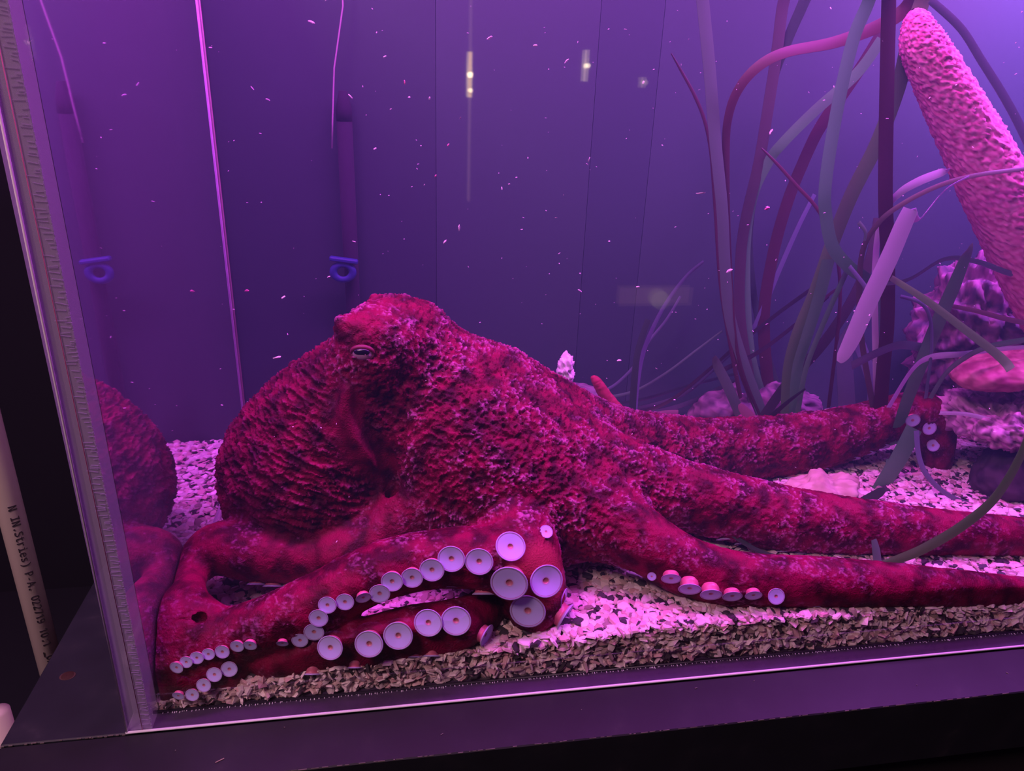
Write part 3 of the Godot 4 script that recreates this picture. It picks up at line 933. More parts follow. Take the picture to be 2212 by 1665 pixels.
	for i in range(0, at.size(), 8):
		var n := Vector3(at[i + 4], at[i + 5], at[i + 6]).normalized()
		var side := n.cross(Vector3(0.3, 0.9, 0.2)).normalized()
		var s: float = at[i + 3]
		var m := put(mesh, "sucker", M.sucker, o)
		m.transform = Transform3D(Basis(side * s, n * s * at[i + 7], side.cross(n) * s * 0.94), Vector3(at[i], at[i + 1], at[i + 2]))


func eye(o: Node3D) -> void:
	var e := [0.2426, 0.3369, -0.179, -0.1688, 0.2393, 0.9562]
	var n := Vector3(e[3], e[4], e[5]).normalized()
	var right := Vector3.UP.cross(n).normalized()
	var b := Basis(right, n.cross(right), n)
	var ball := SphereMesh.new()
	ball.radius = 1.0
	ball.height = 2.0
	var eyeball := put(ball, "eye", mat(lin(0.30, 0.20, 0.22), 0.3), o)
	eyeball.transform = Transform3D(Basis(b.x * 0.0112, b.y * 0.0074, b.z * 0.0062), Vector3(e[0], e[1], e[2]))
	eyeball.set_meta("label", "half closed eye with a dark slit pupil")
	var pupil := put(ball, "pupil", mat(lin(0.004, 0.004, 0.012), 0.15), eyeball)
	pupil.transform = Transform3D(Basis(Vector3(0.80, 0, 0), Vector3(0, 0.52, 0), Vector3(0, 0, 0.30)), Vector3(0, 0.30, 0.80))
	var lid := []
	var lr := []
	for k in 13:
		var a := lerpf(-0.25, PI + 0.25, k / 12.0)
		lid.append(Vector3(cos(a) * 0.0124, sin(a) * 0.0062 + 0.0012, 0.0005 + 0.002 * sin(a)))
		lr.append(0.0016 + 0.0018 * sin(clampf(a, 0, PI)))
	var upper := put(tube(lid, lr, 8), "eyelid", mat(lin(0.13, 0.002, 0.03), 0.55), o)
	upper.transform = Transform3D(b, Vector3(e[0], e[1], e[2]))
	lid = []
	lr = []
	for k in 13:
		var a := lerpf(PI - 0.1, TAU + 0.1, k / 12.0)
		lid.append(Vector3(cos(a) * 0.0122, sin(a) * 0.0082 + 0.001, 0.0004))
		lr.append(0.0013)
	var lower := put(tube(lid, lr, 8), "eyelid", mat(lin(0.15, 0.02, 0.05), 0.5), o)
	lower.transform = Transform3D(b, Vector3(e[0], e[1], e[2]))


# ---------------------------------------------------------------- gravel
func chip_mesh(n_seed: int) -> ArrayMesh:
	var r := RandomNumberGenerator.new()
	r.seed = n_seed
	var st := SurfaceTool.new()
	st.begin(Mesh.PRIMITIVE_TRIANGLES)
	st.set_smooth_group(-1)
	var rings := [[Vector3(0, 0.5, 0)], [], [], [Vector3(0, -0.5, 0)]]
	var n := 6
	for k in n:
		var a := TAU * (k + r.randf_range(-0.25, 0.25)) / n
		var w := r.randf_range(0.75, 1.15)
		rings[1].append(Vector3(cos(a) * w * 0.8, r.randf_range(0.2, 0.5), sin(a) * w * 0.75))
		rings[2].append(Vector3(cos(a) * w, r.randf_range(-0.45, 0.0), sin(a) * w * 0.95))
	for k in n:
		var k2 := (k + 1) % n
		for tri in [[rings[0][0], rings[1][k], rings[1][k2]], [rings[1][k], rings[2][k], rings[2][k2]], [rings[1][k], rings[2][k2], rings[1][k2]], [rings[3][0], rings[2][k2], rings[2][k]]]:
			for v in tri:
				st.add_vertex(v)
	st.generate_normals()
	return st.commit()


func chip_colour(r: RandomNumberGenerator) -> Color:
	var u := r.randf()
	var v := r.randf_range(0.7, 1.1)
	if u < 0.46:
		return Color(0.78 * v, 0.66 * v, 0.64 * v)
	if u < 0.66:
		return Color(0.64 * v, 0.48 * v, 0.43 * v)
	if u < 0.80:
		return Color(0.62 * v, 0.38 * v, 0.38 * v)
	if u < 0.86:
		return Color(0.30 * v, 0.22 * v, 0.19 * v)
	return Color(0.035 * v, 0.03 * v, 0.035 * v)


func gravel() -> void:
	var r := RandomNumberGenerator.new()
	r.seed = 77
	var bed := base("gravel_bed", Vector3.ZERO)
	tag(bed, "Bed of crushed shell gravel in cream, tan and black covering the tank floor", "gravel")
	# solid core just below the chips
	var verts := PackedVector3Array()
	var idx := PackedInt32Array()
	var nx := 60
	var nz := 24
	for i in nx + 1:
		for k in nz + 1:
			var x := lerpf(WALL + 0.002, LONG - WALL - 0.002, float(i) / nx)
			var z := lerpf(-DEEP + 0.001, -WALL - 0.006, float(k) / nz)
			verts.append(Vector3(x, ground(x, z) - 0.004, z))
	for i in nx:
		for k in nz:
			var a := i * (nz + 1) + k
			idx.append_array(PackedInt32Array([a, a + nz + 2, a + 1, a, a + nz + 1, a + nz + 2]))
	# front skirt of the core
	var n0 := verts.size()
	for i in nx + 1:
		var x := lerpf(WALL + 0.002, LONG - WALL - 0.002, float(i) / nx)
		verts.append(Vector3(x, ground(x, -WALL) - 0.004, -WALL - 0.006))
		verts.append(Vector3(x, 0.004, -WALL - 0.006))
	for i in nx:
		var a := n0 + i * 2
		idx.append_array(PackedInt32Array([a, a + 2, a + 3, a, a + 3, a + 1]))
	put(arrays_mesh(verts, idx), "gravel_core", M.bed, bed)
	var where := []
	var tint := []
	for i in 40000:
		var u := r.randf()
		var x := WALL + 0.004 + (1.62 - WALL) * u
		var z := -lerpf(WALL + 0.004, DEEP - 0.004, pow(r.randf(), 1.15))
		var s := 0.0030 + 0.0048 * pow(r.randf(), 1.5)
		var b := Basis(Vector3(r.randf_range(-1, 1), r.randf_range(-1, 1), r.randf_range(-1, 1)).normalized(), r.randf_range(-0.75, 0.75)) * Basis(Vector3.UP, r.randf() * TAU)
		where.append(Transform3D(b.scaled_local(Vector3(s * r.randf_range(1.0, 1.6), s * r.randf_range(0.35, 0.8), s)), Vector3(x, ground(x, z) - 0.003 + r.randf_range(0.0, 0.006), z)))
		tint.append(chip_colour(r))
	for i in 4600:
		var x := WALL + 0.003 + (1.62 - WALL) * r.randf()
		var y := lerpf(0.004, ground(x, -WALL) + 0.001, r.randf())
		var s := 0.0024 + 0.0052 * pow(r.randf(), 1.6)
		var b := Basis(Vector3(r.randf_range(-1, 1), r.randf_range(-1, 1), r.randf_range(-1, 1)).normalized(), r.randf_range(0, PI))
		where.append(Transform3D(b.scaled_local(Vector3(s * r.randf_range(1.0, 1.7), s * r.randf_range(0.4, 0.8), s)), Vector3(x, y, -WALL - 0.0035 - r.randf_range(0.0, 0.004))))
		tint.append(chip_colour(r))
	var mm := MultiMesh.new()
	mm.transform_format = MultiMesh.TRANSFORM_3D
	mm.use_colors = true
	mm.mesh = chip_mesh(1)
	mm.instance_count = where.size()
	for i in where.size():
		mm.set_instance_transform(i, where[i])
		mm.set_instance_color(i, tint[i])
	var mi := MultiMeshInstance3D.new()
	mi.name = "loose_gravel"
	mi.multimesh = mm
	mi.material_override = M.chip
	mi.set_meta("kind", "stuff")
	bed.add_child(mi, true)
	# the largest chips one by one, lying on top near the front wall
	var shapes := []
	for k in 6:
		shapes.append(chip_mesh(100 + k))
	var tones := []
	for c in [lin(0.70, 0.60, 0.52), lin(0.62, 0.50, 0.40), lin(0.56, 0.34, 0.30), lin(0.74, 0.68, 0.62), lin(0.40, 0.28, 0.22), lin(0.03, 0.027, 0.03)]:
		tones.append(mat(c, 0.7))
	for k in 300:
		var x := r.randf_range(WALL + 0.02, 1.06)
		var z := -WALL - 0.010 - 0.10 * pow(r.randf(), 1.6)
		var y := ground(x, z) + 0.002
		if k < 110:
			z = -WALL - 0.0065
			y = lerpf(0.012, ground(x, z), r.randf())
		var s := r.randf_range(0.0056, 0.0090)
		var m := put(shapes[k % 6], "chip", tones[[0, 1, 2, 3, 0, 5, 3, 4, 5, 0][r.randi() % 10]], bed)
		var b := Basis(Vector3(r.randf_range(-1, 1), 0, r.randf_range(-1, 1)).normalized(), r.randf_range(-0.5, 0.5)) * Basis(Vector3.UP, r.randf() * TAU)
		if k < 110:
			b = Basis(Vector3.RIGHT, r.randf_range(0.9, 1.9)) * Basis(Vector3.UP, r.randf() * TAU)
			s *= 0.85
		m.transform = Transform3D(b.scaled_local(Vector3(s * r.randf_range(1.0, 1.4), s * r.randf_range(0.35, 0.6), s)), Vector3(x, y, z))


# ---------------------------------------------------------------- rocks
func blob(rad: Vector3, amp: float, freq: float, n_seed: int, tone_a: Color, tone_b: Color, segs := 48, fine := 0.0, tone_freq := 40.0, flat := 0.0) -> ArrayMesh:
	# a noise-worn stone: displaced ellipsoid about the origin
	var n := noise_of(n_seed, freq, FastNoiseLite.TYPE_SIMPLEX_SMOOTH, 4, FastNoiseLite.FRACTAL_FBM)
	var n2 := noise_of(n_seed + 1, freq * 5.0, FastNoiseLite.TYPE_CELLULAR)
	var nc := noise_of(n_seed + 2, tone_freq, FastNoiseLite.TYPE_SIMPLEX_SMOOTH, 4, FastNoiseLite.FRACTAL_FBM)
	var verts := PackedVector3Array()
	var cols := PackedColorArray()
	var idx := PackedInt32Array()
	var rows := segs / 2
	for i in rows + 1:
		var th := PI * i / rows
		for k in segs:
			var ph := TAU * k / segs
			var d := Vector3(sin(th) * cos(ph), cos(th), sin(th) * sin(ph))
			var e := d
			if flat > 0.0:
				e = Vector3(signf(d.x) * pow(absf(d.x), 1.0 - flat), signf(d.y) * pow(absf(d.y), 1.0 - flat), signf(d.z) * pow(absf(d.z), 1.0 - flat))
			var p := e * rad
			var s := n.get_noise_3dv(p) * amp + n2.get_noise_3dv(p) * fine
			verts.append(p + d * s)
			cols.append(tone_a.lerp(tone_b, clampf(nc.get_noise_3dv(p) * 1.6 + 0.5, 0, 1)))
	for i in rows:
		for k in segs:
			var a := i * segs + k
			var b := i * segs + (k + 1) % segs
			idx.append_array(PackedInt32Array([a, b, a + segs, b, b + segs, a + segs]))
	return arrays_mesh(verts, idx, cols)


func branch(joints: Array, amp: float, freq: float, n_seed: int, tone_a: Color, tone_b: Color, sides := 40) -> ArrayMesh:
	var js := spline(joints, 22)
	var n := noise_of(n_seed, freq, FastNoiseLite.TYPE_SIMPLEX_SMOOTH, 3, FastNoiseLite.FRACTAL_FBM)
	var nc := noise_of(n_seed + 2, freq * 0.6, FastNoiseLite.TYPE_SIMPLEX_SMOOTH, 3, FastNoiseLite.FRACTAL_FBM)
	var verts := PackedVector3Array()
	var cols := PackedColorArray()
	var idx := PackedInt32Array()
	var side := Vector3.RIGHT
	for i in js.size():
		var c := Vector3(js[i].x, js[i].y, js[i].z)
		var a: Vector4 = js[mini(i + 1, js.size() - 1)]
		var b: Vector4 = js[maxi(i - 1, 0)]
		var t := Vector3(a.x - b.x, a.y - b.y, a.z - b.z).normalized()
		side = (side - t * side.dot(t)).normalized()
		var up := t.cross(side)
		for k in sides:
			var ph := TAU * k / sides
			var d := side * cos(ph) + up * sin(ph)
			var p: Vector3 = c + d * js[i].w
			verts.append(p + d * n.get_noise_3dv(p) * amp * minf(1.0, js[i].w * 40.0))
			cols.append(tone_a.lerp(tone_b, clampf(nc.get_noise_3dv(p) * 1.6 + 0.5, 0, 1)))
	for i in js.size() - 1:
		for k in sides:
			var a := i * sides + k
			var b := i * sides + (k + 1) % sides
			idx.append_array(PackedInt32Array([a, b, a + sides, b, b + sides, a + sides]))
	return arrays_mesh(verts, idx, cols)


func rocks() -> void:
	var stone := mat(Color.WHITE, 0.85)
	stone.vertex_color_use_as_albedo = true
	var list := [
		{"name": "rock", "label": "Large rugged pinkish rock heap behind the seagrass at the right edge", "cat": "rock", "p": [1.3329, 0.2347, -0.5], "r": [0.1573, 0.1573, 0.07], "a": [0.06, 0.03, 0.07], "b": [0.26, 0.1, 0.19], "amp": 0.035, "freq": 22, "seed": 201, "segs": 160, "fine": 0.012, "tf": 50, "flat": 0, "turn": 0, "roll": 0},
		{"name": "rock", "label": "Smooth pink rounded rock resting on the flat ledge at the right edge", "cat": "rock", "p": [1.214, 0.2326, -0.33], "r": [0.09, 0.0302, 0.05], "a": [0.3, 0.07, 0.12], "b": [0.48, 0.17, 0.22], "amp": 0.008, "freq": 22, "seed": 211, "segs": 96, "fine": 0.002, "tf": 60, "flat": 0, "turn": 0, "roll": 6},
		{"name": "rock_ledge", "label": "Flat encrusted rock ledge with a dark hollow below it at the right edge", "cat": "rock", "p": [1.2801, 0.1468, -0.33], "r": [0.1344, 0.0343, 0.09], "a": [0.1, 0.05, 0.08], "b": [0.5, 0.28, 0.38], "amp": 0.022, "freq": 34, "seed": 221, "segs": 128, "fine": 0.008, "tf": 70, "flat": 0.25, "turn": 0, "roll": -3},
		{"name": "rock", "label": "Added rock coloured near black as the shade under the flat ledge at the right edge", "cat": "rock", "p": [1.2616, 0.0654, -0.285], "r": [0.0925, 0.0504, 0.05], "a": [0.018, 0.014, 0.02], "b": [0.05, 0.035, 0.045], "amp": 0.02, "freq": 16, "seed": 231, "segs": 64, "fine": 0.003, "tf": 40, "flat": 0, "turn": 0, "roll": 0},  # added rock; its near-black colour stands in for shade below the ledge
		{"name": "rock", "label": "Pale tan rock with dark pits between the two right arms", "cat": "rock", "p": [0.9373, 0.0422, -0.315], "r": [0.0628, 0.029, 0.035], "a": [0.5, 0.4, 0.28], "b": [0.66, 0.56, 0.44], "amp": 0.016, "freq": 22, "seed": 241, "segs": 72, "fine": 0.002, "tf": 60, "flat": 0, "turn": 0, "roll": 0},
		{"name": "rock", "label": "Low purple rock hidden among the seagrass stems", "cat": "rock", "p": [0.9348, 0.0863, -0.54], "r": [0.1269, 0.0465, 0.04], "a": [0.05, 0.025, 0.05], "b": [0.2, 0.1, 0.16], "amp": 0.02, "freq": 22, "seed": 251, "segs": 72, "fine": 0.004, "tf": 60, "flat": 0, "turn": 0, "roll": 0},
		{"name": "coral_stub", "label": "Small white lumpy coral stub standing behind the octopus", "cat": "coral", "p": [0.5618, 0.1767, -0.52], "r": [0.0163, 0.031, 0.016], "a": [0.82, 0.74, 0.76], "b": [0.92, 0.86, 0.88], "amp": 0.01, "freq": 60, "seed": 261, "segs": 56, "fine": 0.006, "tf": 90, "flat": 0, "turn": 0, "roll": 0},
		{"name": "rock", "label": "Dark mound behind the octopus under the coral stub", "cat": "rock", "p": [0.5809, 0.0815, -0.53], "r": [0.0886, 0.0645, 0.05], "a": [0.1, 0.07, 0.1], "b": [0.22, 0.15, 0.2], "amp": 0.01, "freq": 20, "seed": 271, "segs": 48, "fine": 0.002, "tf": 40, "flat": 0, "turn": 0, "roll": 0},
	]
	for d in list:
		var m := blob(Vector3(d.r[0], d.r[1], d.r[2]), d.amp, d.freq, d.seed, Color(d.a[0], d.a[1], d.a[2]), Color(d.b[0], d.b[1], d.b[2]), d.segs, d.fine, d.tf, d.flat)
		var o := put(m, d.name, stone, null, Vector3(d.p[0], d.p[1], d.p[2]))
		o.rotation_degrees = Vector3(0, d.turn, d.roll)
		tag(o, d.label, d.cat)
	var br := put(branch(four([0.9462, 0.7245, -0.36, 0.0024, 0.9529, 0.7142, -0.36, 0.0155, 0.9702, 0.6851, -0.36, 0.0266, 1.0125, 0.6388, -0.36, 0.0323, 1.0691, 0.5785, -0.36, 0.0384, 1.1338, 0.5078, -0.36, 0.0451, 1.2014, 0.4351, -0.36, 0.0495, 1.2859, 0.3422, -0.36, 0.0531, 1.3709, 0.2489, -0.36, 0.0524, 1.4349, 0.1736, -0.36, 0.0433, 1.4588, 0.1474, -0.36, 0.0016]), 0.0045, 230.0, 51, Color(0.50, 0.10, 0.22), Color(0.74, 0.28, 0.42), 88), "encrusted_branch", stone)
	tag(br, "Thick pink encrusted branch slanting down at the upper right", "branch")
	var nub := put(branch(four([0.6483, 0.1155, -0.46, 0.0122, 0.6192, 0.1498, -0.46, 0.0106, 0.5998, 0.1781, -0.46, 0.0082, 0.5921, 0.1871, -0.46, 0.0045, 0.5904, 0.1895, -0.46, 0.0007]), 0.002, 200.0, 61, Color(0.30, 0.01, 0.05), Color(0.40, 0.02, 0.08), 16), "red_tip", stone)
	tag(nub, "Small red finger-like tip poking up behind the octopus", "protrusion")  # red tip modelled as a piece of its own, apart from the arms


# ---------------------------------------------------------------- plants
func blade(joints: Array, twist: float, turn_rate: float, thick := 0.0006) -> ArrayMesh:
	# a strap-shaped leaf with a slight keel, rounded at its free end
	var js := spline(joints, 6)
	var n := js.size()
	var verts := PackedVector3Array()
	var idx := PackedInt32Array()
	for i in n:
		var a: Vector4 = js[mini(i + 1, n - 1)]
		var b: Vector4 = js[maxi(i - 1, 0)]
		var c := Vector3(js[i].x, js[i].y, js[i].z)
		var t := Vector3(a.x - b.x, a.y - b.y, a.z - b.z).normalized()
		var f := Vector3(0.15, 0.1, 1.0)
		f = (f - t * f.dot(t)).normalized().rotated(t, twist + turn_rate * float(i) / n)
		var w := t.cross(f).normalized()
		var half: float = js[i].w * 0.5
		for v in [c - w * half, c + f * (thick + half * 0.05), c + w * half, c + w * half - f * thick, c - f * thick + f * half * 0.04, c - w * half - f * thick]:
			verts.append(v)
	for i in n - 1:
		for k in [0, 1, 3, 4]:
			var a: int = i * 6 + k
			idx.append_array(PackedInt32Array([a, a + 1, a + 6, a + 1, a + 7, a + 6]))
	return arrays_mesh(verts, idx)


